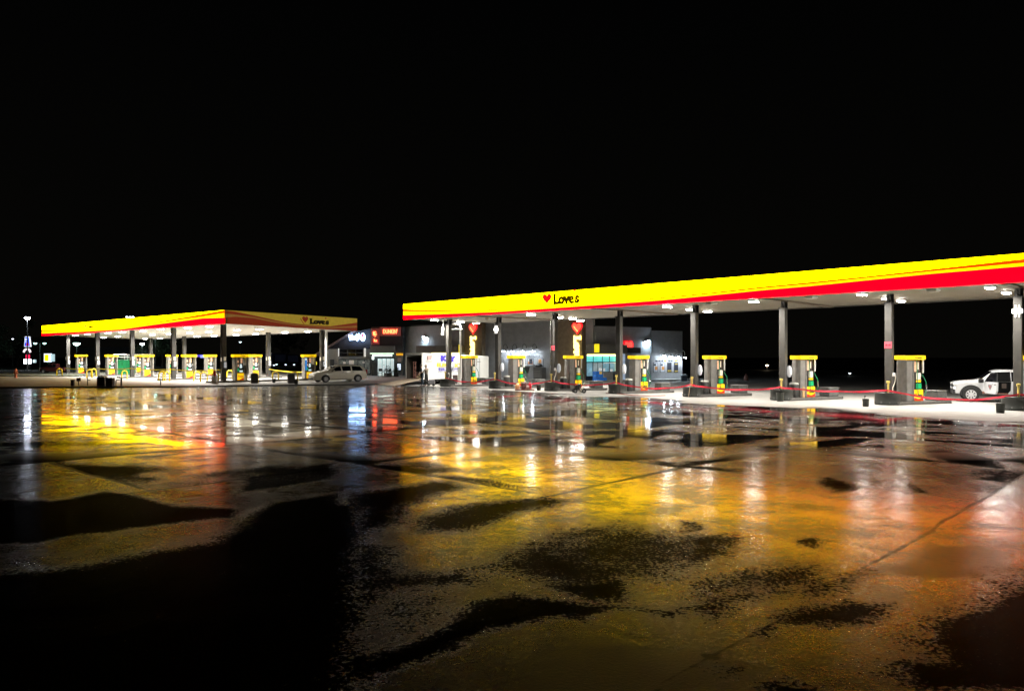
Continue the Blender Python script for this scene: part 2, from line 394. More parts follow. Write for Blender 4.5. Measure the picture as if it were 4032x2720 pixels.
mb = MB()
for a, b, n0, n1 in ((0.26, 49.3, 13.05, 13.3), (49.05, 49.3, .26, 13.05)):
    lo = [cpt(b,n0), cpt(a,n0), cpt(a,n1), cpt(b,n1)]; hi = [v + Vector((0,0,1.12)) for v in lo]
    mb.add(lo + hi, [(0,1,2,3),(7,6,5,4),(0,4,5,1),(1,5,6,2),(2,6,7,3),(3,7,4,0)])
mb.build('back_band', COLM, wide)
cl = [(297.6,1317),(344,1312.5),(425.7,1308),(407.8,1326),(464,1322),(481,1304),(571,1331),(563,1299),(601,1315),(633,1293.5),(630,1329),
      (666,1311.5),(739,1287),(747,1307),(776,1322),(824,1281.5),(822,1303),(774,1322),(843,1319),(933,1296),(929.5,1315.6),(1021.7,1292),
      (1006,1311.5),(1121.5,1306),(1211.7,1302)]
for px, py in cl:
    za = 2.5
    for _ in range(8):
        D = za*F/(HZ-py); p = Vector((at(px, D), D, 0)); q = p - CP; za = c_zb(q.dot(U), q.dot(N)) + .05 - EYE
    s_, n_ = min(max(q.dot(U), .8), 48.5), min(max(q.dot(N), .8), 12.5)
    lamp_part(wide, cpt(s_, n_, .05), N, .46, .46, LAMP, 600, 150)
CF = [Vector((-25.0, 66.0, 0)) + U*(10.1*i) for i in range(5)]
CB = [c + N*9.9 for c in CF]
for j, c in enumerate(CF + CB):
    q = c - CP; zt_ = c_zb(q.dot(U), q.dot(N)) + .06
    mb = MB(); mb.M = Matrix.Translation(c) @ Matrix.Rotation(A_N, 4, 'Z')
    mb.cbox(-.19, .19, -.19, .19, .08, zt_, .012)
    co = mb.build('column', COLC, wide)
    mb = MB(); mb.M = Matrix.Translation(c) @ Matrix.Rotation(A_N, 4, 'Z')
    mb.cbox(-.06, .16, -.30, -.192, 1.35, 1.85, .03)
    mb.build('towel_dispenser', ell, co)
    mb = MB(); mb.M = Matrix.Translation(c) @ Matrix.Rotation(A_N, 4, 'Z')
    mb.box(-.07, .12, -.24, -.194, 1.95, 2.3); mb.box(-.195, -.193, -.12, .12, 1.9, 2.25)
    mb.build('notice_plate', CREAM, co)

# ------------------------------------------------------------------ pumps of the truck lanes
ORD = ['first','second','third','fourth','fifth','sixth','seventh','eighth','ninth','tenth']
def truck_pump():
    t = thing('fuel_pump', '', 'fuel pump', (0,0,0), A_P, 'fuel pumps on the truck islands')
    b = .15
    MB().cbox(-.50, -.14, -.34, .34, b, 2.2, .02).build('cabinet', GREY, t)
    mb = MB(); mb.box(-.502, -.498, -.27, .05, 1.0, 1.04); mb.build('handle_slot', LGREY, t)
    MB().cbox(-.138, -.06, -.36, .34, b, 2.2, .015).build('side_panel', LGREY, t)
    mb = MB(); mb.cbox(-.058, .42, -.29, .29, b, 1.56, .015); mb.box(-.05, .42, -.2, .2, 1.56, 2.2); mb.build('dispenser_body', BLACK, t)
    mb = MB(); mb.box(-.04, .17, -.235, -.205, 1.6, 2.12, 0); mb.box(.21, .39, -.235, -.205, 1.62, 2.16, 1); mb.box(.24, .30, -.242, -.236, 1.72, 2.08, 2)
    mb.build('display', [PEACH, DKSCR, CREAM], t)
    MB().cbox(.43, .50, -.37, -.29, 1.54, 2.2, .01).build('valance_post', WHITE, t)
    mb = MB(); mb.box(.10, .37, -.306, -.292, 1.22, 1.55, 0); mb.box(.10, .37, -.306, -.292, 1.09, 1.19, 1); mb.build('label_plate', [CREAM, PYEL], t)
    MB().cbox(.08, .40, -.325, -.292, .76, 1.02, .012).build('button_panel', GREEN, t)
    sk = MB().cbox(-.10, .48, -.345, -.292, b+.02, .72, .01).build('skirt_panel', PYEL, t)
    m = MB(); m.prism(heart(.11), 0, .006, (-.01,-.346,.47), (1,0,0), (0,0,1), (0,-1,0)); m.build('heart_emblem', PRED, sk)
    m = MB(); word_loves(m, (.25,-.346,.46), (1,0,0), (0,0,1), .36, .16, .006); m.build('lettering', PBRN, sk)
    wv = [(-.10,0)] + [(-.10+.58*i/10, .10+.05*math.sin(1.6+i*.55)+.006*i) for i in range(11)] + [(.48,0)]
    m = MB(); m.prism(wv, 0, .006, (0,-.346,b+.03), (1,0,0), (0,0,1), (0,-1,0)); m.build('wave_stripe', PRED, sk)
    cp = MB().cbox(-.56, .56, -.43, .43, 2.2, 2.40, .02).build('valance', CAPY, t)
    m = MB(); word_loves(m, (.16,-.432,2.30), (1,0,0), (0,0,1), .34, .085, .006); m.prism(heart(.08), 0, .006, (-.08,-.432,2.3), (1,0,0), (0,0,1), (0,-1,0)); m.build('lettering', PBRN, cp)
    mb = MB(); mb.tube([(.04,-.38,2.2),(.045,-.40,1.9),(.06,-.42,1.3),(.09,-.40,.9),(.16,-.37,.5),(.30,-.38,.42)], .022); mb.build('hose', HOSE, t)
    mb = MB(); mb.tube([(.44,-.33,1.45),(.50,-.36,1.3),(.62,-.37,1.12),(.66,-.36,.85),(.63,-.36,.58),(.52,-.33,.40),(.46,-.31,.42)], .024); mb.build('hose', HOSE, t)
    mb = MB(); mb.tube([(.64,-.36,.98),(.655,-.37,.80)], .035, 8); mb.tube([(.645,-.37,.80),(.60,-.42,.74)], .02); mb.build('nozzle', STEEL, t)
    return t
tp = truck_pump()
cart_words = ['beside the white trailer', 'behind the red pallet machine', 'behind the black cart', 'facing the blue crates', 'in front of the dark end wall of the store',
              'with a plank leaning on it', 'beside the column with the red notice, near the white pickup', 'cut by the picture edge beyond the white pickup']
for i, c in enumerate(TC):
    lab = 'grey truck fuel pump with flat yellow top, %s from the white trailer, %s' % (ORD[i], cart_words[i])
    lab = ' '.join(lab.split()[:16])
    o = tp if i == 0 else copy_tree(tp)
    o['label'] = lab; o.location = c + E1*(1.45 if i else 1.7) + E2*-.02; o.rotation_euler = (0, 0, R(37 - 3.6*i))
# islands, drums, posts, bins
isl0 = drm0 = pst0 = bkt0 = bin0 = blk0 = None
POSTTOP = []
for i, c in enumerate(TC):
    nth = ORD[i]
    if isl0 is None:
        prof = [(-.2,-.5),(-.1,-.60),(3.75,-.60),(3.9,-.5),(3.9,.5),(3.75,.60),(-.1,.60),(-.2,.5)]
        mb = MB(); mb.prism(prof, 0, .15, (0,0,0), (1,0,0), (0,1,0), (0,0,1)); o = isl0 = mb.build('pump_island', CONC)
        mb = MB(); mb.box(0, 3.7, -.606, -.602, .09, .12); mb.build('edge_stripe', LGREY, o)
    else: o = copy_tree(isl0)
    o.location = c; o.rotation_euler = (0,0,A_P)
    tag(o, 'low dark concrete island under the %s truck pump from the white trailer' % nth, 'pump island', 'truck pump islands')
    if drm0 is None:
        drm0 = thing('column_guard', '', 'column guard', (0,0,0), 0, 'black drum guards around the truck columns')
        mb = MB(); mb.lathe([(.50,0),(.595,.02),(.60,.12),(.585,.14),(.585,.52),(.60,.54),(.60,.585),(.57,.60),(.20,.60)], 28); mb.build('drum', DRUM, drm0, smooth=True)
        mb = MB()
        for k in range(10):
            t = 2*math.pi*k/10 + .2; mb.cyl((.59*math.cos(t), .59*math.sin(t), .13), (.625*math.cos(t), .625*math.sin(t), .13), .028, n=8)
        mb.build('bolt', STEEL, drm0)
        o = drm0
    else: o = copy_tree(drm0)
    o.location = c + Vector((-.10, -.05, 0)) ; o.rotation_euler = (0,0,i*.7)
    o['label'] = 'black drum guard around the foot of the %s truck column from the white trailer' % nth
    pp = c + Vector((-.24,-.38,0))
    if pst0 is None:
        pst0 = thing('tape_post', '', 'post', (0,0,0), 0, 'yellow posts on the drum guards')
        mb = MB(); mb.cyl((0,0,.60), (0,0,1.10), .045, n=10); mb.build('post', YPOST, pst0)
        mb = MB(); mb.cbox(-.08,.08,-.045,.045,1.06,1.18,.02); mb.build('post_head', YPOST, pst0)
        o = pst0
    else: o = copy_tree(pst0)
    o.location = pp
    o['label'] = 'pale yellow post on the %s drum guard from the white trailer, holding red tape' % nth
    POSTTOP.append(pp)
bk = [(1750,1514),(1945,1523),(2121.6,1537),(2433,1548),(2714,1560),(3072,1580),(3409,1600),(3939,1626)]
bw = ['small dark bucket by the guard nearest the white trailer','small dark bucket at the second drum guard from the white trailer','olive squat bucket between the pallet machine and the third guard',
      'square dark bucket before the fourth drum guard','square dark bucket before the fifth drum guard','tall dark bucket standing before the sixth drum guard',
      'black bucket alone on bright concrete left of the seventh guard','black box bucket beside the drum guard near the pickup']
for i, (px, py) in enumerate(bk):
    p = gp(px, py)
    if bkt0 is None:
        bkt0 = thing('squeegee_bucket', bw[0], 'bucket', (0,0,0), 0, 'squeegee buckets at the truck islands')
        mb = MB(); mb.lathe([(.15,0),(.16,.02),(.18,.40),(.19,.42),(.17,.42),(.155,.06)], 4 if False else 14); mb.build('bucket', mat('dark bucket', (.035,.04,.032), .5, var=.3), bkt0, smooth=True)
        mb = MB(); mb.tube([(.12,0,.1),(.14,.02,.55)], .012); mb.box(.05,.2,-.02,.02,.52,.58); mb.build('squeegee', BLACK, bkt0)
        o = bkt0
    else: o = copy_tree(bkt0)
    o.location = p; o.rotation_euler = (0,0,i*1.3); o['label'] = bw[i]; 
    k = (.9,.95,.9,.95,1,1.1,.85,.95)[i]; o.scale = (k,k,k)
for i in (1,2,3,4,5):
    c = TC[i]
    if bin0 is None:
        bin0 = thing('litter_bin', '', 'litter bin', (0,0,0), 0, 'litter bins behind the truck columns')
        mb = MB(); mb.lathe([(.22,.15),(.235,.17),(.24,.82),(.23,.84)], 20); mb.build('bin', mat('charcoal bin', (.05,.052,.05), .6, var=.25), bin0, smooth=True)
        mb = MB(); mb.lathe([(.25,.84),(.255,.88),(.22,.93),(.10,.95)], 20); mb.build('lid', mat('pale bin lid', (.4,.4,.36), .5), bin0, smooth=True)
        o = bin0
    else: o = copy_tree(bin0)
    o.location = c + E1*.62 + E2*-.15
    o['label'] = 'dark litter bin with pale lid behind the %s truck column from the trailer' % ORD[i]
for i in range(8):
    c = TC[i]
    if blk0 is None:
        blk0 = thing('air_box', '', 'box', (0,0,0), A_P, 'low grey boxes at the island ends')
        MB().cbox(-.36,.36,-.36,.36,.15,.60,.03).build('case', mat('drab grey case', (.10,.10,.095), .55, var=.25), blk0)
        mb = MB(); mb.cbox(-.38,.38,-.38,.38,.60,.645,.012); mb.build('lid', mat('drab lid', (.16,.16,.15), .5), blk0)
        o = blk0
    else: o = copy_tree(blk0)
    o.location = c + E1*3.25 + E2*-.1
    o['label'] = 'low grey box on the far end of the %s truck island from the trailer' % ORD[i]
# red tape strung from post to post
for i in range(8):
    a = POSTTOP[i] + Vector((.02,-.06,.70))
    b = (POSTTOP[i+1] + Vector((-.02,-.06,.72))) if i < 7 else POSTTOP[7] + Vector((3.9,-3.643,.6))
    mb = MB(); n = 26; pts = []
    sag = (.28,.30,.22,.28,.20,.12,.32,.25)[i]
    for k in range(n+1):
        t = k/n; p = a.lerp(b, t); p = p + Vector((0,0,-4*sag*t*(1-t) + .012*math.sin(t*17+i)))
        p += Vector((.02*math.sin(9*t+i), -.25*4*t*(1-t), 0)); pts.append(p)
    w = .045
    for k in range(n):
        tw0 = .5*math.sin(k*.55+i); tw1 = .5*math.sin((k+1)*.55+i)
        d = (pts[k+1]-pts[k]).normalized(); side = Vector((d.y,-d.x,0))
        o0 = Vector((0,0,1))*w*math.cos(tw0) + side*w*math.sin(tw0); o1 = Vector((0,0,1))*w*math.cos(tw1) + side*w*math.sin(tw1)
        e = side*.004
        mb.quad(pts[k]-o0+e, pts[k+1]-o1+e, pts[k+1]+o1+e, pts[k]+o0+e); mb.quad(pts[k]+o0-e, pts[k+1]+o1-e, pts[k+1]-o1-e, pts[k]-o0-e)
    o = mb.build('barrier_tape', TAPE)
    lab = ('red tape sagging between the %s and %s yellow posts from the white trailer' % (ORD[i], ORD[i+1])) if i < 7 else 'red tape running from the last yellow post out past the pickup'
    tag(o, lab, 'barrier tape', 'red tape strung between the truck islands')
# leaning pole, plank and hoses at the drums
def rod(name, label, cat, pts, r, m, group=None):
    mb = MB(); mb.tube(pts, r, 6); return tag(mb.build(name, m), label, cat, group)
rod('squeegee_pole', 'thin pole leaning on the fifth drum guard', 'pole', [POSTTOP[4]+Vector((-.28,-.35,0.02)), POSTTOP[4]+Vector((-.07,-.03,1.0))], .018, mat('wood pole', (.35,.25,.15), .6))
MBp = MB(); MBp.M = Matrix.Translation(TC[5] + E1*.95 + E2*-.5) @ Matrix.Rotation(A_P, 4, 'Z')
MBp.box(-.09,.09,-.02,.02,.15,.72); tag(MBp.build('plank', mat('raw plank', (.45,.3,.14), .6)), 'short raw timber plank standing by the sixth truck pump', 'plank')
for i in (2, 6, 0):
    t = thing('air_hose_stand', 'white headed air hose curling above the %s drum guard from the trailer' % ORD[i], 'hose stand', TC[i] + Vector((.02,-.42,0)), 0, 'air hose stands on the drum guards')
    mb = MB(); mb.tube([(-.05,0,.6),(-.06,0,.85),(.04,0,1.1),(.08,0,1.32),(.08,0,1.45)], .022); mb.build('hose', CREAM, t)
    mb = MB(); mb.lathe([(.02,1.38),(.07,1.40),(.075,1.48),(.06,1.55),(.02,1.57)], 12); mb.build('head', mat('white hose head', (.8,.78,.75), .4), t, smooth=True)
    if i == 0: t.scale = (.8,.8,.7)
rod('ground_hose', 'thin reddish hose lying on concrete before the fourth truck island', 'hose',
    [gp(2385,1549)+Vector((0,0,.02)), gp(2430,1551)+Vector((0,0,.02)), gp(2480,1556)+Vector((0,0,.02)), gp(2560,1560)+Vector((0,0,.02)), gp(2620,1558)+Vector((0,0,.02))], .02, mat('red hose', (.4,.08,.05), .5))
# ------------------------------------------------------------------ car forecourt: pumps, islands, hoops
PADZ = .08
def car_pump():
    t = thing('fuel_pump', '', 'fuel pump', (0,0,0), A_N, 'fuel pumps on the car islands')
    b = .15
    MB().cbox(-.56, -.36, -.30, .30, b, 2.2, .03).build('side_pillar', LGREY, t)
    mb = MB(); mb.cbox(-.34, .20, -.24, .24, b, 1.55, .015); mb.box(-.34, .18, -.14, .14, 1.55, 2.2); mb.build('dispenser_body', BLACK, t)
    MB().cbox(.48, .60, -.28, .28, b, 2.2, .02).build('side_pillar', LGREY, t)
    MB().box(.20, .47, -.10, .10, .75, 1.5).build('back_cabinet', GREY, t)
    mb = MB(); mb.box(-.32, -.04, -.17, -.142, 1.62, 2.12, 1); mb.box(.0, .17, -.17, -.142, 1.66, 2.1, 0); mb.box(-.30, -.20, -.178, -.171, 1.7, 1.9, 0); mb.build('display', [PEACH, DKSCR], t)
    mb = MB()
    for z, w, h in ((1.50,.10,.075),(1.34,.12,.11)):
        mb.prism([(w*math.cos(k*math.pi/8), h*math.sin(k*math.pi/8)) for k in range(16)], 0, .012, (-.02,-.242,z), (1,0,0), (0,0,1), (0,-1,0), 0)
    for k in range(3): mb.box(-.14+.1*k, -.06+.1*k, -.252, -.242, .88, 1.03, 0)
    mb.box(-.32,-.2,-.25,-.242,1.35,1.55,1)
    mb.build('label_plate', [SCRN, PEACH], t)
    MB().cbox(-.33, -.2, -.27, -.242, .95, 1.2, .01).build('button_panel', GREEN, t)
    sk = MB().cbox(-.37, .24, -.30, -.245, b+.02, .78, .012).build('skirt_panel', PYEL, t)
    m = MB(); m.prism(heart(.13), 0, .006, (-.24,-.301,.5), (1,0,0), (0,0,1), (0,-1,0)); m.build('heart_emblem', PRED, sk)
    m = MB(); word_loves(m, (.03,-.301,.5), (1,0,0), (0,0,1), .34, .13, .006); m.build('lettering', PBRN, sk)
    wv = [(-.36,0)] + [(-.36+.59*i/10, .05+.05*math.sin(3.4+i*.5)+.009*i) for i in range(11)] + [(.23,0)]
    m = MB(); m.prism(wv, 0, .006, (0,-.301,b+.03), (1,0,0), (0,0,1), (0,-1,0)); m.build('wave_stripe', PRED, sk)
    prof = []
    for k in range(13): x = -.66 + 1.32*k/12; prof.append((x, -.30 - .12*(1-(x/.66)**2)))
    for k in range(12,-1,-1): x = -.66 + 1.32*k/12; prof.append((x, .30 + .12*(1-(x/.66)**2)))
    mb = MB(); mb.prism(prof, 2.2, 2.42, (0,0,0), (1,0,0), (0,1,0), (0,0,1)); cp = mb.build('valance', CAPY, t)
    m = MB(); word_loves(m, (.14,-.418,2.31), (1,0,0), (0,0,1), .36, .10, .012); m.prism(heart(.09), 0, .012, (-.12,-.418,2.31), (1,0,0), (0,0,1), (0,-1,0)); m.build('lettering', PBRN, cp)
    mb = MB(); mb.tube([(.26,-.2,2.2),(.30,-.26,1.7),(.34,-.3,1.0),(.30,-.3,.6),(.22,-.28,.9),(.20,-.27,1.25)], .022); mb.build('hose', RUBB, t)
    mb = MB(); mb.tube([(.2,-.28,1.38),(.24,-.31,1.2),(.21,-.33,1.08)], .03, 7); mb.build('nozzle', BLACK, t)
    return t
cp0 = car_pump()
front = ['nearest the silver minivan','second from the silver minivan','in the middle of the front row','second from the hydrant end of the front row','at the hydrant end of the front row']
k = 0
cisl = None
for row, cs, sg in (('front', CF, 1), ('back', CB, -1)):
    for i, c in enumerate(cs):
        o = cp0 if k == 0 else copy_tree(cp0)
        k += 1
        o.location = c + N*(1.5*sg) + Vector((0,0,PADZ))
        if row == 'back' and i == 0:
            lab = 'car fuel pump with a blue poster on its pillar, behind the silver minivan'
            pl = [ch for ch in o.children if ch.name.startswith('side_pillar')][0]
            bp = bpy.data.objects.new('side_pillar', pl.data.copy()); 
            MB().cbox(-.57,-.35,-.315,-.302,.95,2.12,.004).build('blue_poster', mat('blue poster', (.02,.16,.5), .4, em=(.04,.3,.9), st=.55, nscale=8, var=.5), o)
            MB().cbox(-.566,-.356,-.322,-.316,1.9,2.06,.002).build('poster_heading', SCRN, o)
            MB().cbox(.62,.72,-.32,-.30,1.45,1.75,.004).build('yellow_sign', lit('yellow card', (1,.85,.05), .7), o)
        elif row == 'front': lab = 'car fuel pump with rounded yellow top, ' + front[i]
        else: lab = 'car fuel pump in the back row, %s from the blue poster pump' % ORD[i]
        o['label'] = lab
        if row == 'front':
            if cisl is None:
                prof = [(-1.2,-.55),(11.1,-.55),(11.3,-.4),(11.3,.4),(11.1,.55),(-1.2,.55),(-1.4,.4),(-1.4,-.4)]
                mb = MB(); mb.prism(prof, 0, .15, (0,0,0), (1,0,0), (0,1,0), (0,0,1)); q = cisl = mb.build('pump_island', CONC)
            else: q = copy_tree(cisl)
            q.location = c + Vector((0,0,PADZ)); q.rotation_euler = (0,0,A_N)
            tag(q, 'concrete island carrying the car pump ' + front[i], 'pump island', 'car pump islands')
hoops = [(234,1481),(352,1487),(369,1483),(490,1493),(638,1499),(655,1500),(776,1500),(803,1503),(848,1506),(905,1491),(1003,1508),(1085,1500),(1160,1501)]
hw = ['lone yellow hoop guard at the hydrant end of the forecourt','yellow hoop guard just past the pump at the hydrant end','thin yellow hoop guard half hidden behind another, near the hydrant end',
      'yellow hoop guard in front of the green dumpster','yellow hoop guard between the middle pumps, the farther of a pair','yellow hoop guard between the middle pumps, the nearer of a pair',
      'yellow hoop guard at the near end of the second front pump','yellow hoop guard beside the white extinguisher stand, toward the hydrant','yellow hoop guard behind the white extinguisher stand',
      'yellow hoop guard behind the corner column of the wide canopy','yellow hoop guard with a grey bin in front of it','yellow hoop guard standing alone between the two grey bins','yellow hoop guard next to the blue poster pump']
h0 = None
for i, (px, py) in enumerate(hoops):
    if h0 is None:
        mb = MB(); pts = [(-.27,0,0),(-.27,0,.58)] + [(-.27*math.cos(a), 0, .58+.27*math.sin(a)) for a in [k*math.pi/8 for k in range(1,8)]] + [(.27,0,.58),(.27,0,0)]
        mb.tube(pts, .062, 8); h0 = o = mb.build('hoop_guard', YHOOP, smooth=True)
    else: o = h0.copy(); COL.objects.link(o)
    o.location = gp(px, py, PADZ); o.rotation_euler = (0,0,(.3,.9,1.0,1.0,.2,.3,.5,.4,.1,.2,.6,.05,.3)[i])
    tag(o, hw[i], 'hoop guard', 'yellow hoop guards on the car forecourt')
# yellow tape between the front columns
hz_ = [1.08,1.02,.99,.88,.78]
pts = [c + N*-.25 + Vector((0,0,hz_[i]+PADZ)) for i, c in enumerate(CF)]
spans = [(pts[i], pts[i+1], 'yellow tape between the %s and %s front columns counted from the corner column' % (ORD[i], ORD[i+1])) for i in range(4)]
spans.append((CB[1] + Vector((0,0,1.0)), CB[0] + N*-2 + Vector((0,0,.85)), 'yellow tape in the gap between the back columns, ending at the blue poster pump'))
for a, b, lab in spans:
    mb = MB(); n = 14; pp = [a.lerp(b, t/n) + Vector((0,0,-.10*4*(t/n)*(1-t/n))) for t in range(n+1)]
    for k in range(n):
        d = (pp[k+1]-pp[k]).normalized(); e = Vector((d.y,-d.x,0))*.004; w = Vector((0,0,.045))
        mb.quad(pp[k]-w+e, pp[k+1]-w+e, pp[k+1]+w+e, pp[k]+w+e); mb.quad(pp[k]+w-e, pp[k+1]+w-e, pp[k+1]-w-e, pp[k]-w-e)
    tag(mb.build('barrier_tape', YTAPE), lab, 'barrier tape', 'yellow tape strung between the car islands')
# bins and small things on the car forecourt
def gbin(px, py, lab, w=.5, h=.85):
    t = thing('litter_bin', lab, 'litter bin', gp(px, py, PADZ), .4, 'grey bins on the car forecourt')
    MB().cbox(-w/2,w/2,-w/2,w/2,0,h,.03).build('bin', mat('slate bin', (.055,.057,.058), .55, var=.25), t)
    MB().cbox(-w/2-.02,w/2+.02,-w/2-.02,w/2+.02,h,h+.06,.02).build('lid', mat('light bin lid', (.5,.5,.46), .5), t)
gbin(1001, 1508, 'square grey bin with pale lid in front of a yellow hoop guard', .56, .78)
gbin(1146, 1508, 'square grey bin with pale lid beside the hoop next to the minivan', .56, .78)
t = thing('extinguisher_stand', 'white stand with a red extinguisher on top, behind a yellow hoop', 'extinguisher', gp(845,1510,PADZ))
MB().cbox(-.2,.2,-.2,.2,0,.62,.02).build('cabinet', WHITE, t)
mb = MB(); mb.lathe([(.10,.62),(.12,.66),(.12,.95),(.07,1.03),(.04,1.1)], 14); mb.build('extinguisher', mat('extinguisher red', (.6,.03,.02), .3), t, smooth=True)
for px, py, lab in ((1079,1506,'small dark squat bucket under the lone hoop guard'), (1166,1512,'small dark squat bucket near the minivan bonnet')):
    o = copy_tree(bkt0); o.location = gp(px, py, PADZ); o['label'] = lab; o.scale = (.9,.9,.8); o['group'] = 'squeegee buckets on the car forecourt'
t = thing('green_dumpster', 'green dumpster with a white pipe rack above it behind the pumps', 'dumpster', Vector((at(490,95), 95, PADZ)), .1)
mb = MB(); mb.prism([(-1.0,0),(1.0,0),(1.05,1.25),(1.05,1.75),(-1.05,1.75),(-1.0,1.2)], -.7, .7, (0,0,0), (1,0,0), (0,0,1), (0,-1,0)); 
for k in range(5): mb.box(-.9+.43*k,-.84+.43*k,-.76,-.70,.2,1.6)
mb.build('bin', mat('dumpster green', (.01,.28,.10), .4, var=.2), t)
MB().cbox(-1.1,1.1,-.78,.78,1.75,1.82,.02).build('lid', mat('dumpster lid', (.01,.18,.07), .5), t)
mb = MB()
for x in (-1.1, 0.2, 1.2, 2.4, 3.3):
    for y in (-.5,.5): mb.tube([(x,y,1.82 if x<1.1 else 0),(x,y,2.45)], .045)
for y in (-.5,.5):
    mb.tube([(-1.15,y,2.45),(3.35,y,2.45)], .05); mb.tube([(-1.1,y,2.15),(1.2,y,2.15)], .035)
mb.build('pipe_rack', WHITE, t)
# hydrant
t = thing('fire_hydrant', 'faded pinkish hydrant at the edge of the dark verge', 'hydrant', gp(62,1487,PADZ))
mb = MB(); mb.lathe([(.2,0),(.2,.06),(.13,.08),(.125,.62),(.17,.64),(.17,.68),(.15,.70),(.14,.80),(.08,.90),(.03,.93),(.03,.98)], 16); mb.build('body', mat('faded red', (.52,.16,.11), .5, var=.2), t, smooth=True)
for sx in (-1, 1):
    mb = MB(); mb.cyl((sx*.1,0,.52),(sx*.22,0,.52),.07,n=10); mb.build('outlet', MATS['faded red'], t)
# service corner in front of the car forecourt
DKM = mat('dark utility steel', (.03,.032,.033), .5, var=.3)
def post_thing(name, lab, cat, px, py, boxes, rods=(), m=DKM):
    t = thing(name, lab, cat, gp(px, py))
    for nm, bb in boxes: MB().cbox(*bb, .015).build(nm, m, t)
    for nm, pts, r in rods: mb = MB(); mb.tube(pts, r, 7); mb.build(nm, m, t)
post_thing('utility_pedestal', 'short dark pedestal farthest toward the hydrant in the service corner', 'pedestal', 286, 1523, [('body',(-.11,.11,-.1,.1,0,.50)),('cap',(-.13,.13,-.12,.12,.50,.56))])
post_thing('meter_post', 'thin post with a round dark meter head', 'meter', 310, 1522, [('head',(-.14,.14,-.08,.08,.42,.68))], [('post',[(0,0,0),(0,0,.42)],.035)])
post_thing('standpipe', 'slim upright standpipe with a side tap', 'pipe', 345, 1522, [], [('pipe',[(0,0,0),(0,0,.82)],.03),('tap',[(0,0,.5),(.22,0,.5)],.022)])
t = thing('waste_bin', 'black waste bin with pale rubbish heaped on top', 'waste bin', gp(403,1523))
MB().cbox(-.30,.30,-.28,.28,0,.78,.04).build('bin', BLACK, t)
mb = MB()
for k in range(9): x, y = random.uniform(-.25,.25), random.uniform(-.2,.2); mb.lathe([(.02,0),(.07,.03),(.05,.09),(.01,.1)], 7); 
for q in range(len(mb.v)): g = q//28; mb.v[q] = mb.v[q] + Vector((-.28+.07*g, .15*math.sin(g*2.3), .78))
mb.build('rubbish', mat('pale rubbish', (.6,.6,.56), .6), t)
post_thing('air_machine', 'dark brown vending cabinet beside the black waste bin', 'cabinet', 434, 1524, [('cabinet',(-.25,.25,-.2,.2,0,.66)),('top',(-.27,.27,-.22,.22,.66,.72))], m=mat('brown cabinet', (.045,.035,.033), .5))
post_thing('bent_pipe', 'bent pipe and short posts beside the brown cabinet', 'pipe', 468, 1523, [('stub',(.14,.24,-.06,.06,0,.72))], [('pipe',[(-.22,0,0),(-.22,0,.48),(-.16,0,.55),(.1,0,.55)],.035)])
post_thing('vent_pipe', 'lone bent vent pipe standing in front of the middle pumps', 'pipe', 631, 1520, [], [('pipe',[(.03,0,0),(.03,0,.45),(-.03,0,.52),(-.2,0,.52),(-.22,0,.46)],.04)])

# ------------------------------------------------------------------ the store
G0 = Vector((7.5, 70.5, 0)); AO = -N                                  # corner, outward normal of the long side
BD = EB; BO = Vector((EB.y, -EB.x, 0))
store = thing('convenience_store', 'grey convenience store with two yellow lit wall towers behind the truck pumps', 'store', G0)
def SB(): return MB()
def st(o): o.parent = store; o.matrix_parent_inverse = Matrix.Translation(-G0); return o
def Ap(px): return G0 + U*on_line(G0, U, px)
def Bp(px): return G0 + BD*on_line(G0, BD, px)
def Az(px, py): return hz(py, Ap(px).y)
def Bz(px, py): return hz(py, Bp(px).y)
def wallbox(d, out, p, q, z0, z1, o0, o1, mi=0, mb=None):              # box on a facade from p to q, standing out from o0 to o1
    mb = mb or MB()
    lo = [p+out*o0, q+out*o0, q+out*o1, p+out*o1]
    vs = [Vector((v.x,v.y,z0)) for v in lo] + [Vector((v.x,v.y,z1)) for v in lo]
    return mb.add(vs, [(3,2,1,0),(4,5,6,7),(0,1,5,4),(1,2,6,5),(2,3,7,6),(3,0,4,7)], mi)
AL = G0 + U*27.7; BR = Bp(2562); BE = Bp(2690)
mb = MB(); wallbox(U, AO, AL, G0 + U*.01, 0, 5.78, -.3, 0, 0, mb); st(mb.build('wall', WALL))
mb = MB(); wallbox(BD, BO, G0 + BD*.31, BR, 0, 5.12, -.3, 0, 0, mb); st(mb.build('wall', WALL))
mb = MB(); wallbox(BD, BO, BR, BE, 0, 4.86, -.6, -.12, 0, mb); st(mb.build('wall', WALL))
mb = MB(); wallbox(BD, BO, G0 + BD*.5, BE, 4.5, 4.8, -14, -.62, 0, mb); st(mb.build('roof', WALLD))
mb = MB(); wallbox(BD, BO, BE - BD*.3, BE, 0, 4.84, -14, -.62, 0, mb); st(mb.build('wall', WALLD))
mb = MB(); wallbox(U, AO, AL, AL - U*.3, 0, 5.7, -14, -.31, 0, mb); st(mb.build('wall', WALLD))
mb = MB(); wallbox(U, AO, AL, G0, 5.78, 5.90, -.36, .05, 0, mb); st(mb.build('parapet_cap', WALLD))
mb = MB(); wallbox(BD, BO, G0 + BD*.1, BR, 5.12, 5.20, -.36, .05, 0, mb); st(mb.build('parapet_cap', WALLD))
mb = MB(); wallbox(BD, BO, BR - BD*.02, BR + BD*.07, 0, 5.12, -.118, .03, 0, mb); st(mb.build('corner_trim', mat('blue grey trim', (.3,.33,.36), .5)))
def tower(pxa, pxb, ztop):
    a, b = Ap(pxa), Ap(pxb); mb = MB(); wallbox(U, AO, a, b, 0, ztop, .002, .55, 0, mb); return st(mb.build('sign_tower', WALLB))
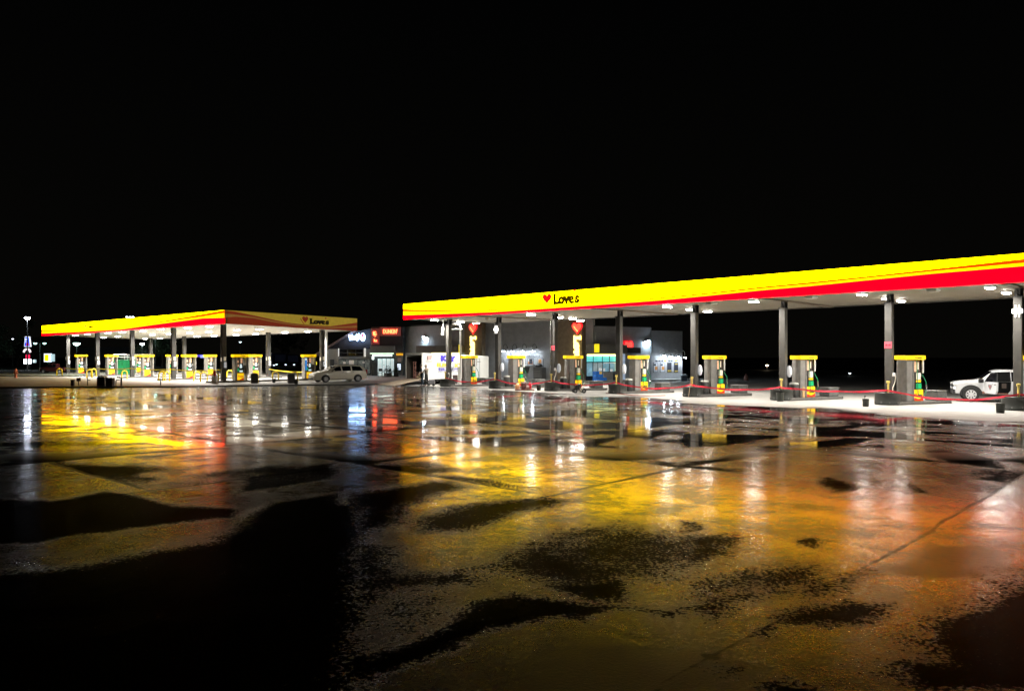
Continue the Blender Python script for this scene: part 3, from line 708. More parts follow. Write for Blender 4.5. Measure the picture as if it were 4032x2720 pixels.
tw2 = tower(2188, 2306, 7.2); tw1 = tower(1843, 1912, 7.6)
HRT = lit('lit heart orange', (1.0, .15, .08), 1.0); HRT2 = lit('lit heart rim', (1.0, .01, .02), 1.3); HRY = lit('lit heart pale', (1.0, .45, .12), 1.8)
LTR = lit('lit channel letters', (1.0, .80, .24), 3.2, 0)
def tower_sign(px, pyc, wpx, pyt, pyb):
    p = Ap(px) + AO*.56; D = p.y; x = -U; w = wpx*D/F/.90
    hb = MB(); zc = hz(pyc, D)
    hb.prism(heart(w), 0, .12, Vector((p.x,p.y,zc)), x, (0,0,1), AO, 0); h = st(hb.build('heart_sign', HRT2))
    m = MB(); m.prism([(a*.86, b*.86) for a, b in heart(w)], .122, .16, Vector((p.x,p.y,zc)), x, (0,0,1), AO, 0); m.build('heart_face', HRT, h); h2 = h.children
    bt = MB(); pts = []
    for i in range(9): t = i/8; pts.append((-.30*w+.38*w*t**1.3, .16*w-.42*w*t))
    for i in range(8,-1,-1): t = i/8; pts.append((-.24*w+.38*w*t**1.3, .22*w-.42*w*t))
    bt.prism(pts, .162, .175, Vector((p.x,p.y,zc)), x, (0,0,1), AO, 0); bt.build('heart_band', HRY, h)
    zt_, zb_ = hz(pyt, D), hz(pyb, D); c = Vector((p.x,p.y,(zt_+zb_)/2))
    m = MB(); word_loves(m, c, (0,0,-1), x, zt_-zb_, .80 if True else 0, .14); st(m.build('channel_letters', LTR))
tower_sign(2289, 1293, 47, 1324, 1445); tower_sign(1879, 1296, 41, 1326, 1420)
# entrances
FAS = mat('awning grey', (.17,.165,.155), .6)
YST = lit('yellow light strip', (1.0, .86, .30), 4.0); TEAL = lit('teal lit glass', (.14, .66, .70), .85, .25, 3); WINB = lit('blue lit glass', (.18, .34, .42), .7, .4, 2)
DOORG = lit('door glass', (.24, .30, .32), .75, .4, 2); FRM = mat('dark window frame', (.02,.025,.03), .4)
a, b = Bp(2308), Bp(2440)
mb = MB(); wallbox(BD, BO, a, b, Bz(2370,1391), Bz(2370,1357), .002, 1.1, 0, mb); aw = st(mb.build('awning', FAS))
mb = MB(); wallbox(BD, BO, Bp(2310), Bp(2327), Bz(2318,1387), Bz(2318,1355), 1.102, 1.2, 0, mb); st(mb.build('yellow_fin', lit('yellow lit fin', (1,.82,.02), .9)))
mb = MB(); wallbox(BD, BO, Bp(2306), Bp(2427), Bz(2366,1400.5), Bz(2366,1395), .20, .26, 0, mb); wallbox(BD, BO, Bp(2423), Bp(2427), Bz(2425,1465), Bz(2425,1401), .20, .26, 0, mb); st(mb.build('light_strip', YST))
mb = MB(); wallbox(BD, BO, Bp(2306), Bp(2440), .12, Bz(2366,1394), .002, .08, 0, mb); fr = st(mb.build('window_frame', FRM))
def pane(p0, p1, y0, y1, m, nm='pane', off=.082):
    pc = (p0+p1)/2; mb = MB(); wallbox(BD, BO, Bp(p0), Bp(p1), Bz(pc,y1), Bz(pc,y0), off, off+.02, 0, mb); o = mb.build(nm, m); o.parent = fr
for p0, p1 in ((2308,2331.5),(2335,2368.5),(2371.5,2395.5),(2399,2421)): pane(p0, p1, 1401, 1424, TEAL)
for p0, p1, y1 in ((2308,2330,1480),(2371.5,2395.5,1463),(2399,2421,1463)): pane(p0, p1, 1428, y1, WINB)
for p0, p1, y0, y1, nm in ((2372.5,2379,1450,1461,'window_notice'),(2399,2409,1453,1462,'window_notice'),(2374,2420,1427,1430,'window_notice')): pane(p0, p1, y0, y1, mat('window notice', (.7,.68,.66), .5, em=(1,.95,.95), st=.4), nm, .104)
mb = MB(); wallbox(BD, BO, Bp(2371), Bp(2426), .12, Bz(2400,1465), .084, .3, 0, mb); st(mb.build('sill_wall', mat('pale sill wall', (.42,.41,.39), .7)))
mb = MB(); wallbox(BD, BO, Bp(2334), Bp(2349), .14, Bz(2340,1428), .084, .12, 0, mb); d1 = st(mb.build('door', DOORG))
mb = MB(); wallbox(BD, BO, Bp(2352), Bp(2368), .14, Bz(2360,1428), .084, .12, 0, mb); d2 = st(mb.build('door', DOORG))
for y0, y1, m, in ((1449,1459,mat('round door notice', (.8,.8,.8), .5, em=(1,1,1), st=.5)), (1463,1472,mat('amber door notice', (.7,.4,.05), .5, em=(1,.6,.1), st=.35))):
    mb = MB(); wallbox(BD, BO, Bp(2355), Bp(2366), Bz(2360,y1), Bz(2360,y0), .122, .13, 0, mb); o = mb.build('door_notice', m); o.parent = d2
mb = MB(); wallbox(BD, BO, Bp(2447), Bp(2500), Bz(2470,1390), Bz(2470,1368), .002, .8, 0, mb); st(mb.build('awning', WALLD))
mb = MB(); wallbox(BD, BO, Bp(2448), Bp(2460), .12, Bz(2455,1393), .002, .06, 0, mb); st(mb.build('side_window', lit('bluish lit glass', (.45,.55,.72), .5, .3, 2)))
# red neon emblem
m = MB(); p = Bp(2469) + BO*.14; w = 40*p.y/F/BD.dot(Vector((1,0,0)))
shp = [(-.5,-.32),(.42,-.36),(.5,-.2),(.5,.12),(.38,.38),(.12,.42),(-.02,.2),(-.16,.42),(-.22,.30),(-.34,.40),(-.5,.36)]
m.prism([(x*w, y*w*.8) for x, y in shp], 0, .12, Vector((p.x,p.y,hz(1357,p.y))), BD, (0,0,1), BO, 0); rs = st(m.build('red_sign', HRT2))
m = MB(); m.prism([(x*w*.82, y*w*.62) for x, y in shp], .122, .15, Vector((p.x,p.y,hz(1357,p.y))), BD, (0,0,1), BO, 0); o = m.build('sign_face', lit('red sign glow', (1,.08,.06), 1.5)); o.parent = rs
# wall packs
def wall_pack(p, out, z):
    x = Vector((-out.y, out.x, 0)); o = p + out*.02; o.z = z
    M = Matrix(((x.x, out.x, 0, o.x), (x.y, out.y, 0, o.y), (0,0,1,o.z), (0,0,0,1)))
    mb = MB(); mb.M = M; mb.prism([(0,-.1),(.28,-.1),(.28,.0),(.16,.16),(0,.16)], -.2, .2, (0,0,0), (0,1,0), (0,0,1), (1,0,0)); h = st(mb.build('wall_lamp', COLD))
    mb = MB(); mb.M = M; mb.box(-.16,.16,.06,.27,-.135,-.102); mb.box(-.16,.16,.282,.30,-.09,-.02); mb.build('lens', WPACK, h)
wall_pack(Bp(2545), BO, Bz(2545,1341)); wall_pack(Ap(1676), AO, Az(1676,1325))
# A-side entrance behind the trailer
mb = MB(); wallbox(U, AO, Ap(1668), Ap(1842), Az(1755,1388), Az(1755,1361), .002, 1.1, 0, mb); st(mb.build('awning', FAS))
mb = MB(); wallbox(U, AO, Ap(1730), Ap(1843), Az(1780,1394), Az(1780,1389), 1.0, 1.12, 0, mb); st(mb.build('light_strip', YST))
mb = MB(); wallbox(U, AO, Ap(1838), Ap(1842), Az(1840,1389), Az(1840,1357), 1.102, 1.2, 0, mb); st(mb.build('yellow_fin', MATS['yellow lit fin']))
mb = MB(); wallbox(U, AO, Ap(1700), Ap(1840), .12, Az(1770,1395), .002, .1, 0, mb); st(mb.build('window', WINB))
# poster walls with gooseneck lamps
def gooseneck(p, out, z, up):
    x = Vector((-out.y, out.x, 0)); M = Matrix(((x.x, out.x, 0, p.x), (x.y, out.y, 0, p.y), (0,0,1,z), (0,0,0,1)))
    mb = MB(); mb.M = M; pts = [(0,.02,up)] + [(0, .02+.30*(1-math.cos(a)), up+.34*math.sin(a)) for a in [k*math.pi/7 for k in range(1,7)]] + [(0,.62,up),(0,.62,.10)]
    mb.tube(pts, .022, 7); mb.cyl((0,0,up),(0,.03,up),.07,n=10); h = st(mb.build('gooseneck_lamp', mat('white arm', (.55,.55,.52), .4) if out == BO else COLD))
    mb = MB(); mb.M = M @ Matrix.Translation((0,.62,-.04)); mb.lathe([(.20,-.02),(.19,.0),(.12,.09),(.05,.14),(.03,.18)], 18); mb.build('lamp_shade', COLD, h, smooth=True)
    mb = MB(); mb.M = M @ Matrix.Translation((0,.62,-.07)); mb.lathe([(.12,-.04),(.13,0),(.1,.02)], 16); mb.build('bulb', GOOSE, h)
for px in (1998,2035,2073,2113): gooseneck(Ap(px), AO, Az(px,1380), .30)
for px, py in ((2601,1398),(2628,1401),(2655,1403),(2682,1405)):
    p = Bp(px) - BO*.12; gooseneck(p, BO, hz(py, p.y), .30)
def poster(posf, d, out, p0, p1, y0, y1, cols, off):
    a, b = posf(p0) + out*off, posf(p1) + out*off; D = (a.y+b.y)/2; z1, z0 = hz(y0,D), hz(y1,D)
    x = (b-a).normalized(); w = (b-a).length; h = z1-z0; o = Vector((a.x,a.y,z0)); mb = MB()
    if x.dot(Vector((1,0,0))) < 0: o = Vector((b.x,b.y,z0)); x = -x
    mb.prism([(0,0),(w,0),(w,h),(0,h)], 0, .03, o, x, (0,0,1), out, 0); f = st(mb.build('poster', FRM))
    mb = MB()
    for (x0,x1,yy0,yy1,mi) in cols: mb.prism([(x0*w,yy0*h),(x1*w,yy0*h),(x1*w,yy1*h),(x0*w,yy1*h)], .032+.001*mi, .036+.001*mi, o, x, (0,0,1), out, mi)
    mb.build('print', [mat('poster pale', (.55,.58,.62), .6), mat('poster orange', (.6,.25,.06), .6, nscale=8, var=.5), mat('poster navy', (.025,.028,.04), .6), mat('poster mustard', (.5,.36,.06), .6)], f)
food = [(.06,.94,.04,.96,0),(.35,.94,.25,.6,1),(.1,.6,.68,.86,2)]; dog = [(.06,.94,.04,.96,0),(.1,.9,.45,.7,1),(.3,.85,.5,.93,2),(.06,.94,.04,.2,3),(.35,.8,.22,.28,2)]
dark = [(.06,.94,.04,.96,2),(.2,.8,.6,.9,0),(.06,.94,.06,.25,3)]; txt = [(.06,.94,.04,.96,2),(.15,.85,.8,.9,3),(.2,.8,.62,.68,0),(.2,.8,.5,.55,0),(.2,.8,.4,.44,0),(.1,.9,.06,.2,3)]
poster(Ap, U, AO, 2078, 2101, 1410, 1454, dog, .002); poster(Ap, U, AO, 2116, 2140, 1410, 1454, [(.06,.94,.04,.96,0),(.2,.7,.55,.9,1),(.05,.4,.3,.5,2),(.5,.9,.25,.45,0)], .002)
for (p0, p1), c in zip(((2575,2592),(2602,2619),(2630,2647),(2657,2673)), (food, food, dark, txt)): poster(Bp, BD, BO, p0, p1, 1427, 1466, c, -.118)
mb = MB()                                                                # lettering band above the posters, too small to read
for px, w, mi in ((2584,9,0),(2596,9,0),(2607,7,0),(2618,10,1),(2635,9,0),(2645,6,0),(2660,9,1)):
    p = Bp(px) - BO*.118; z = hz(1420, p.y)
    for k in range(4): q = p + BD*(k*.075*w/9); mb.prism([(0,-.09),(.045,-.09),(.045,.02+.07*((k*7+px)%3)/2),(0,.02+.07*((k*7+px)%3)/2)], 0, .03, Vector((q.x,q.y,z)), BD, (0,0,1), BO, mi)
st(mb.build('wall_lettering', [mat('slate letters', (.06,.07,.09), .5), mat('yellow letters', (.75,.5,.03), .5)]))
mb = MB()
for k in range(11): px = 2074 + 5*k; p = Ap(px); q = p + AO*.002; mb.prism([(0,-.08),(.06,-.08),(.06,.03+.05*(k%3)),(0,.03+.05*(k%3))], 0, .03, Vector((q.x,q.y,hz(1403,p.y))), -U, (0,0,1), AO, 0)
st(mb.build('wall_lettering', mat('slate letters', (.06,.07,.09), .5)))
# walk in front of the store
mb = MB(); a = G0 + AO*3.2 + U*27; b = G0 + AO*3.2 + BO*.8; c = BE + BO*3.0; dd = BE - BO*.7; 
vs = [AL + AO*3.2 + U*.3, b, c, c + BD*.6, dd + BD*.6, BE - BO*.7, G0 - N*.1 - BO*.1, AL + U*.3 - AO*.2]
bm_ = [Vector((v.x,v.y,0)) for v in vs] + [Vector((v.x,v.y,.12)) for v in vs]; n = len(vs)
mb.add(bm_, [tuple(range(n,2*n))] + [(i,(i+1)%n,n+(i+1)%n,n+i) for i in range(n)]); structure(mb.build('pavement', mat('pale walk', (.33,.33,.32), .6, var=.2, bump=.1)))
# things standing along the store
t = thing('ice_freezer', 'pale ice freezer with a slanted dark panel and the word ICE', 'ice freezer', Ap(2094) + AO*.5 + Vector((0,0,.12)), math.atan2(-U.y,-U.x))
MB().cbox(-.95,.95,-.4,.4,0,1.38,.03).build('cabinet', mat('freezer white', (.50,.54,.60), .4), t)
mb = MB(); mb.prism([(-.5,.55),(.35,.55),(.55,1.2),(-.3,1.2)], 0, .01, (0,-.402,0), (1,0,0), (0,0,1), (0,-1,0)); mb.build('dark_panel', mat('freezer dark', (.05,.06,.06), .4), t)
mb = MB(); put_text(mb, 'ICE', (-.15,-.404,.36), (1,0,0), (0,0,1), .9, .34, bold=.03, depth=.01); mb.build('lettering', mat('ice letters', (.12,.17,.17), .4), t)
t = thing('gas_cage', 'dark grey bottle cage with a bulky dark cover, between freezer and column', 'cage', Ap(2136) + AO*.5 + Vector((0,0,.12)), math.atan2(-U.y,-U.x))
MB().cbox(-.6,.6,-.35,.35,0,1.15,.03).build('cage', mat('cage grey', (.16,.17,.17), .5), t)
mb = MB(); mb.lathe([(.1,1.15),(.34,1.18),(.36,1.32),(.22,1.48),(.05,1.52)], 12); mb.build('cover', BLACK, t, smooth=True)
mb = MB(); [mb.box(-.45,.45,-.36,-.352,.3+.16*k,.36+.16*k) for k in range(4)]; mb.build('shelf_bar', mat('cage bar', (.3,.31,.3), .5), t)
bx = None
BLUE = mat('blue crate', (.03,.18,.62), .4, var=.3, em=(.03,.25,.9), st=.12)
bl = Bp(2334) + BO*1.1
for k, (dx, z, w) in enumerate(((-.52,.12,.3),(-.52,.42,.3),(-.52,.70,.3),(-.08,.12,.3),(-.08,.42,.3),(.36,.12,.3))):
    if bx is None:
        bx = thing('bottle_crate', '', 'crate', (0,0,0), A_B, 'blue crates stacked at the store door')
        mb = MB(); mb.cbox(-.22,.22,-.25,.25,0,.26,.03); mb.build('crate', BLUE, bx)
        mb = MB(); mb.cbox(-.2,.2,-.23,.23,.262,.28,.008); mb.build('film', mat('pale wrap', (.25,.45,.75), .3), bx); o = bx
    else: o = copy_tree(bx)
    o.location = bl + BD*dx + Vector((0,0,z))
    o['label'] = ('bottom blue crate of the three high stack by the yellow tower','middle blue crate of the three high stack by the yellow tower','topmost blue crate of the tallest stack',
                  'lower blue crate of the two high stack by the door','upper blue crate of the two high stack by the door','single blue crate on the ground nearest the store door')[k]
t = thing('litter_bin', 'black domed litter bin against the pale sill wall of the store', 'litter bin', Bp(2398) + BO*.9 + Vector((0,0,.12)))
mb = MB(); mb.lathe([(.21,0),(.23,.55),(.24,.57)], 18); mb.build('bin', mat('bin navy', (.02,.025,.03), .5), t, smooth=True)
mb = MB(); mb.lathe([(.25,.58),(.25,.64),(.20,.80),(.08,.86)], 18); mb.build('lid', mat('bin lid dark', (.05,.055,.06), .4), t, smooth=True)
t = thing('litter_bin', 'low bluish bin beyond the end of the poster wall', 'litter bin', Vector((at(2693,72), 72, .0)))
mb = MB(); mb.cbox(-.25,.25,-.25,.25,0,.5,.03); mb.build('bin', mat('blue bin', (.04,.06,.10), .5), t); mb = MB(); mb.cbox(-.28,.28,-.28,.28,.5,.6,.03); mb.build('lid', mat('pale blue lid', (.35,.42,.48), .5), t)

# ------------------------------------------------------------------ the food places beyond the store
shop = thing('coffee_shop', 'dark coffee shop front with red lit name and white lit windows', 'shop', (at(1525,88), 88, 0))
SO = Vector((at(1525,88), 88, 0))
def sx(px): return at(px, 88) - SO.x
def sz(py): return hz(py, 88)
def sbox(nm, p0, p1, y0, y1, d0, d1, m, par=None): return MB().box(sx(p0), sx(p1), -d1, -d0, sz(y1), sz(y0)).build(nm, m, par or shop)
MB().box(sx(1463), sx(1588), 0, 9, 0, sz(1287)).build('wall', WALLD, shop)
sbox('upper_panel', 1464, 1586, 1287, 1360, .002, .3, mat('brown black cladding', (.03,.02,.02), .6))
pn = sbox('sign_panel', 1497, 1580, 1288, 1323, .302, .42, mat('warm grey panel', (.17,.155,.15), .6, em=(.55,.03,.03), st=.16))
DNK = lit('red orange letters', (1.0, .12, .04), 8.0, 0)
mb = MB(); put_text(mb, "DUNKIN'", ((sx(1512)+sx(1566))/2, -.425, sz(1305)), (1,0,0), (0,0,1), (sx(1566)-sx(1511)), .50, bold=.02, depth=.10); mb.build('lettering', DNK, pn)
vp = sbox('blade_sign', 1464, 1496, 1294, 1357, .302, .5, MATS['warm grey panel'])
mb = MB()
x = (sx(1475), sx(1486)); z = lambda py: sz(py)
mb.box(x[0]-.08, x[0]+.10, -.56, -.502, z(1321), z(1307)); mb.box(x[0]-.08, x[1]-.05, -.56, -.502, z(1310), z(1306)); mb.box(x[0]-.0, x[1]-.0, -.56, -.502, z(1319), z(1314))
mb.box(x[0]+.10, x[0]+.22, -.56, -.502, z(1325.5), z(1322)); mb.box(x[0]+.02, x[0]+.12, -.56, -.502, z(1344), z(1334)); mb.box(x[0]+.02, x[1]+.02, -.56, -.502, z(1345), z(1341)); mb.box(x[1]-.08, x[1]+.02, -.56, -.502, z(1345), z(1338))
mb.build('lettering', DNK, vp)
sbox('fascia_band', 1463, 1556, 1362, 1389, .002, .9, mat('shop fascia', (.22,.21,.20), .6))
sbox('light_strip', 1463, 1553, 1390, 1393, .5, .92, lit('pale green strip', (.75,1,.72), 2.0))
sbox('light_bar', 1470, 1545, 1397, 1402, .3, .5, lit('cool white bar', (.85,1,.95), 3.5))
sbox('light_bar', 1468, 1474, 1402, 1415, .3, .5, MATS['cool white bar'])
sbox('amber_sign', 1563, 1587, 1391, 1399, .02, .5, lit('amber sign', (1,.45,.02), .7))
sw = sbox('shopfront', 1468, 1556, 1404, 1486, .002, .06, FRM)
PALE = lit('pale blind', (.62,.72,.74), .62, .2, 3)
for p0, p1 in ((1488,1504),(1506,1520),(1522.5,1536),(1538,1551.5)): sbox('pane', p0, p1, 1412, 1482, .062, .09, PALE, sw)
sbox('side_panel', 1556, 1588, 1399, 1486, .002, .1, mat('shop grey', (.10,.10,.10), .6))
mbn = sbox('menu_board', 1562, 1582, 1428, 1460, .102, .2, FRM); sbox('menu_print', 1566, 1579, 1432, 1456, .202, .21, lit('menu glow', (.75,.85,1), 1.0, .5, 9), mbn)
sbox('pink_notice', 1566, 1580, 1408, 1424, .102, .11, mat('pinkish notice', (.3,.2,.2), .6))
# seats on the terrace
tb = None
for i, (px, D, kind) in enumerate(((1497,83.5,0),(1513,83,1),(1528,83,2),(1543,83.5,0),(1560,84,2))):
    nm, lab = (('terrace_chair','thin black terrace chair in front of the first white window'),('terrace_table','small round terrace table under the white windows'),('planter_box','dark leafy planter before the last white window'),
               ('terrace_chair','thin black terrace chair before the fourth white window'),('planter_box','dark leafy planter under the lit menu board'))[i]
    t = thing(nm, lab, nm.split('_')[1], (at(px,D), D, PADZ), .4*i)
    mb = MB()
    if kind == 0:
        for a in (-.2,.2):
            for b in (-.2,.2): mb.tube([(a,b,0),(a,b,.45 if b<0 else .9)], .018)
        mb.build('leg', FRM, t); MB().cbox(-.22,.22,-.22,.22,.44,.48,.01).build('seat', FRM, t); MB().cbox(-.22,.22,.19,.22,.6,.9,.01).build('backrest', FRM, t)
    elif kind == 1:
        mb.cyl((0,0,0),(0,0,.72),.04); mb.lathe([(.25,0),(.25,.03),(.05,.05)], 14); mb.build('leg', FRM, t); m = MB(); m.lathe([(.4,.72),(.4,.75)], 20); m.build('tabletop', FRM, t)
    else:
        MB().cbox(-.35,.35,-.25,.25,0,.45,.02).build('box', WALLD, t); rnd = random.Random(i)
        for k in range(160):
            c = Vector((rnd.gauss(0,.2), rnd.gauss(0,.15), .5+abs(rnd.gauss(0,.28)))); a = Vector((rnd.uniform(-1,1),rnd.uniform(-1,1),rnd.uniform(-1,1))).normalized()*.09; b = a.orthogonal().normalized()*.05
            mb.quad(c-a, c+b, c+a, c-b)
        mb.build('foliage', mat('leaf dark', (.03,.06,.03), .6), t)
burger = thing('burger_restaurant', 'white fronted restaurant with a white lit script sign and dark windows', 'restaurant', (at(1375,91), 91, 0))
BOx = at(1375,91)
def bx_(px): return at(px, 91) - BOx
def bz_(py): return hz(py, 91)
def bbox(nm, p0, p1, y0, y1, d0, d1, m, par=None): return MB().box(bx_(p0), bx_(p1), -d1, -d0, bz_(y1), bz_(y0)).build(nm, m, par or burger)
BW = mat('pale cladding', (.34,.33,.31), .6, var=.1); 
MB().box(bx_(1292), bx_(1464), 0, 10, 0, bz_(1374)).build('wall', BW, burger)
mb = MB(); mb.prism([(bx_(1232),bz_(1403)),(bx_(1300),bz_(1374)),(bx_(1464),bz_(1374)),(bx_(1464),bz_(1292)),(bx_(1398),bz_(1305))], -4, -.4, (0,0,0), (1,0,0), (0,0,1), (0,-1,0)); mb.build('sloping_wall', mat('maroon black wall', (.022,.014,.014), .7), burger)
mb = MB(); mb.prism([(bx_(1228),bz_(1404)),(bx_(1236),bz_(1404)),(bx_(1402),bz_(1304)),(bx_(1398),bz_(1299))], -4.1, .5, (0,0,0), (1,0,0), (0,0,1), (0,-1,0)); mb.build('sloping_roof', mat('rosy roof edge', (.16,.10,.09), .6), burger)
wf = bbox('upper_window', 1336, 1434, 1374, 1403, .002, .1, FRM)
for k in range(3):
    for r in range(2): bbox('pane', 1339+32*k, 1368+32*k, 1376+14*r, 1387+14*r, .102, .11, mat('dark glass', (.008,.008,.01), .1), wf)
bbox('side_pillar', 1333, 1336, 1372, 1403, .002, .2, lit('lit pillar', (1,.95,.85), .6)); bbox('side_pillar', 1434, 1440, 1371, 1404, .002, .2, MATS['lit pillar'])
bbox('ledge', 1333, 1464, 1405, 1413, .002, .5, BW)
lw = bbox('lower_window', 1334, 1460, 1414, 1475, .002, .08, FRM)
for k in range(5): bbox('pane', 1337+25*k, 1358+25*k, 1417, 1470, .082, .09, lit('dim room', (.10,.11,.10), .5, .8, 5), lw)
bbox('door', 1300, 1316, 1415, 1470, .002, .1, FRM)
for k, (p0, p1, y0, y1) in enumerate(((1375,1394,1418,1436),(1352,1362,1424,1432),(1428,1436,1424,1430))): bbox('window_notice', p0, p1, y0, y1, .1, .12, lit('window card', (.5,.45,.4), .5, .4, 9))
WEN = lit('cool white script', (.42,.66,1.0), 22.0, 0)
mb = MB(); put_text(mb, "Wendy's", ((bx_(1381)+bx_(1424))/2, -.75, bz_(1330)), (1,.0,.12), (-.12,0,1), (bx_(1425)-bx_(1381)), .85, bold=.05, depth=.12, shear=.25); mb.build('lettering', WEN, burger)
def ellipse(a, b, n=24): return [(a*math.cos(2*math.pi*k/n), b*math.sin(2*math.pi*k/n)) for k in range(n)]
mb = MB(); mb.prism(ellipse(.26,.46), 0, .12, (bx_(1433),-.62,bz_(1328)), (1,0,0), (0,0,1), (0,-1,0)); dsk = mb.build('round_sign', WEN, burger)
mb = MB(); mb.prism(ellipse(.18,.2), .122, .15, (bx_(1433),-.62,bz_(1321)), (1,0,0), (0,0,1), (0,-1,0)); mb.build('red_patch', lit('red lit patch', (1,.02,.06), 2.5), dsk)
mb = MB(); mb.box(bx_(1381), bx_(1440), -.7, -.4, bz_(1345), bz_(1343)); mb.build('sign_rail', FRM, burger)
t = thing('white_pole', 'tall slim white pole at the open end of the wide canopy', 'pole', (at(1285,76.5), 76.5, 0))
mb = MB(); mb.cyl((0,0,0),(0,0,hz(1300,76.5)+.9),.16,.13,12); mb.build('pole', WHITE, t); mb = MB(); mb.lathe([(.28,0),(.28,.5),(.24,.55)], 14); mb.build('footing', CONC, t)
for cn, lo in ((tall, TC[0]), (wide, CF[0])):
    for ch in cn.children: ch.matrix_parent_inverse = Matrix.Translation(-lo)
    cn.location = lo

# ------------------------------------------------------------------ work trailer
tr = thing('cargo_trailer', 'long white enclosed work trailer with purple and yellow lettering and its ramp down', 'trailer', (-7.3, 62.0, 0), A_N)
TWH = mat('trailer white', (.72,.74,.72), .35, var=.06, nscale=1.5)
tb0 = MB(); L = 7.66                                                     # local x along the side, y across toward the far left
vs = []
for x, zt_ in ((0,2.63),(L,2.36)):
    for y, z in ((0,.45),(2.1,.45),(2.1,zt_-.06),(2.0,zt_),(.1,zt_),(0,zt_-.06)): vs.append((x,y,z))
tb0.add(vs[:6] + vs[6:], [(6,7,8,9,10,11)] + [(i,(i+1)%6,6+(i+1)%6,6+i) for i in range(1,6)] + [(0,1,7,6)])
tb0.build('body', TWH, tr)
mb = MB(); mb.box(3.5,3.55,.05,2.05,.46,2.5); mb.box(0.06,L-.05,.02,.04,.46,2.3); mb.box(.06,L-.05,2.06,2.08,.46,2.3); mb.build('interior', mat('trailer inside', (.06,.05,.04), .8), tr)
mb = MB(); mb.box(-.04,.02,2.02,2.12,.45,2.56); mb.box(-.04,.02,-.02,.05,.45,2.58); mb.box(-.04,.02,.05,2.02,2.46,2.6); mb.build('rear_frame', mat('trailer frame', (.55,.55,.52), .4), tr)
mb = MB(); mb.add([(-.02,.1,.50),(-.02,2.0,.50),(-3.0,2.25,.06),(-3.0,-.15,.06),(-.02,.1,.44),(-.02,2.0,.44),(-3.0,2.25,.02),(-3.0,-.15,.02)],[(0,1,2,3),(7,6,5,4),(0,3,7,4),(1,5,6,2),(2,6,7,3),(0,4,5,1)])
mb.build('ramp', mat('worn plywood', (.42,.34,.25), .6, var=.25), tr)
mb = MB(); mb.box(.3,L-.2,-.01,2.1,.36,.448); mb.build('chassis', BLACK, tr)
for x in (3.3, 4.15):
    for y in (.02, 1.85):
        mb = MB(); mb.cyl((x,y,.35),(x,y+.22,.35),.35,n=20); w_ = mb.build('wheel', RUBB, tr); mb = MB(); mb.cyl((x,y-.012,.35),(x,y+.0,.35),.19,n=14); mb.build('rim', WHITE, w_)
mb = MB(); mb.box(2.9,4.6,-.03,-.004,.72,.80); mb.build('fender', WHITE, tr)
dr = MB().box(L-2.0,L-1.15,-.035,-.004,.50,2.12).build('side_door', mat('trailer door', (.60,.64,.66), .35), tr)
mb = MB(); [mb.box(L-2.02+.86*k,L-1.99+.86*k,-.04,-.036,.48,2.14) for k in (0,1)]; mb.box(L-2.02,L-1.13,-.04,-.036,2.12,2.15); mb.box(L-1.5,L-1.05,-.05,-.041,1.85,1.9); mb.box(L-1.95,L-1.7,-.06,-.041,1.25,1.3); mb.build('hardware', mat('seal grey', (.12,.12,.12), .5), dr)
PUR = mat('purple lettering', (.06,.04,.40), .4); GOLD = mat('gold lettering', (.72,.50,.05), .4); GRT = mat('grey lettering', (.25,.25,.25), .5)
tx = lambda px: (lambda q: (q*62.0+7.3)/(N.x - q*N.y))((px-CX)/F)         # side position of an image column
def tz(x, f): return .45 + f*((2.63 - .0352*x) - .45)
xc = tx(1767)
mb = MB(); put_text(mb, 'KEY', (tx(1766),-.006,tz(xc,.815)), (1,0,-.03), (.03,0,1), tx(1797)-tx(1735), .50, bold=.10, depth=.012); mb.build('lettering', PUR, tr)
mb = MB(); [mb.tube([(a[0],-.012,a[1]),(b[0],-.012,b[1])], .014, 5) for a, b in (((tx(1723),tz(xc,.93)),(tx(1736),tz(xc,.80))),((tx(1723),tz(xc,.93)),(tx(1738),tz(xc,.93))),((tx(1806),tz(xc,.92)),(tx(1795),tz(xc,.80))),((tx(1806),tz(xc,.92)),(tx(1794),tz(xc,.92))))]; mb.build('outline', PUR, tr)
mb = MB(); put_text(mb, 'ELECTRIC', (tx(1766),-.006,tz(xc,.555)), (1,0,-.03), (.03,0,1), tx(1812)-tx(1720), .34, bold=.06, depth=.012); mb.build('lettering', GOLD, tr)
mb = MB(); put_text(mb, '928-', (tx(1740),-.018,tz(xc,.39)), (1,0,-.03), (.03,0,1), tx(1757)-tx(1728), .17, bold=.03, depth=.01); 
x0_, x1_ = tx(1727), tx(1806)
for (a,b,c,d) in ((x0_,x1_,.45,.465),(x0_,x1_,.325,.34),(x0_,x0_+.05,.325,.465),(x1_-.05,x1_,.325,.465)): mb.box(a,b,-.014,-.005,tz(xc,c),tz(xc,d))
for k in range(6): mb.box(tx(1777)+.13*k, tx(1777)+.13*k+.08, -.014,-.005, tz(xc,.365), tz(xc,.42))
mb.build('phone_box', PUR, tr)
mb = MB()
for k in range(13): mb.box(tx(1725)+.17*k, tx(1725)+.17*k+.12, -.012,-.004, tz(xc,.27), tz(xc,.295))
for k in range(8): mb.box(tx(1674)+.10*k, tx(1674)+.10*k+.075, -.012,-.004, tz(.8,.68), tz(.8,.705)); mb.box(tx(1676)+.09*k, tx(1676)+.09*k+.06, -.012,-.004, tz(.8,.635), tz(.8,.66))
mb.build('small_print', GRT, tr)
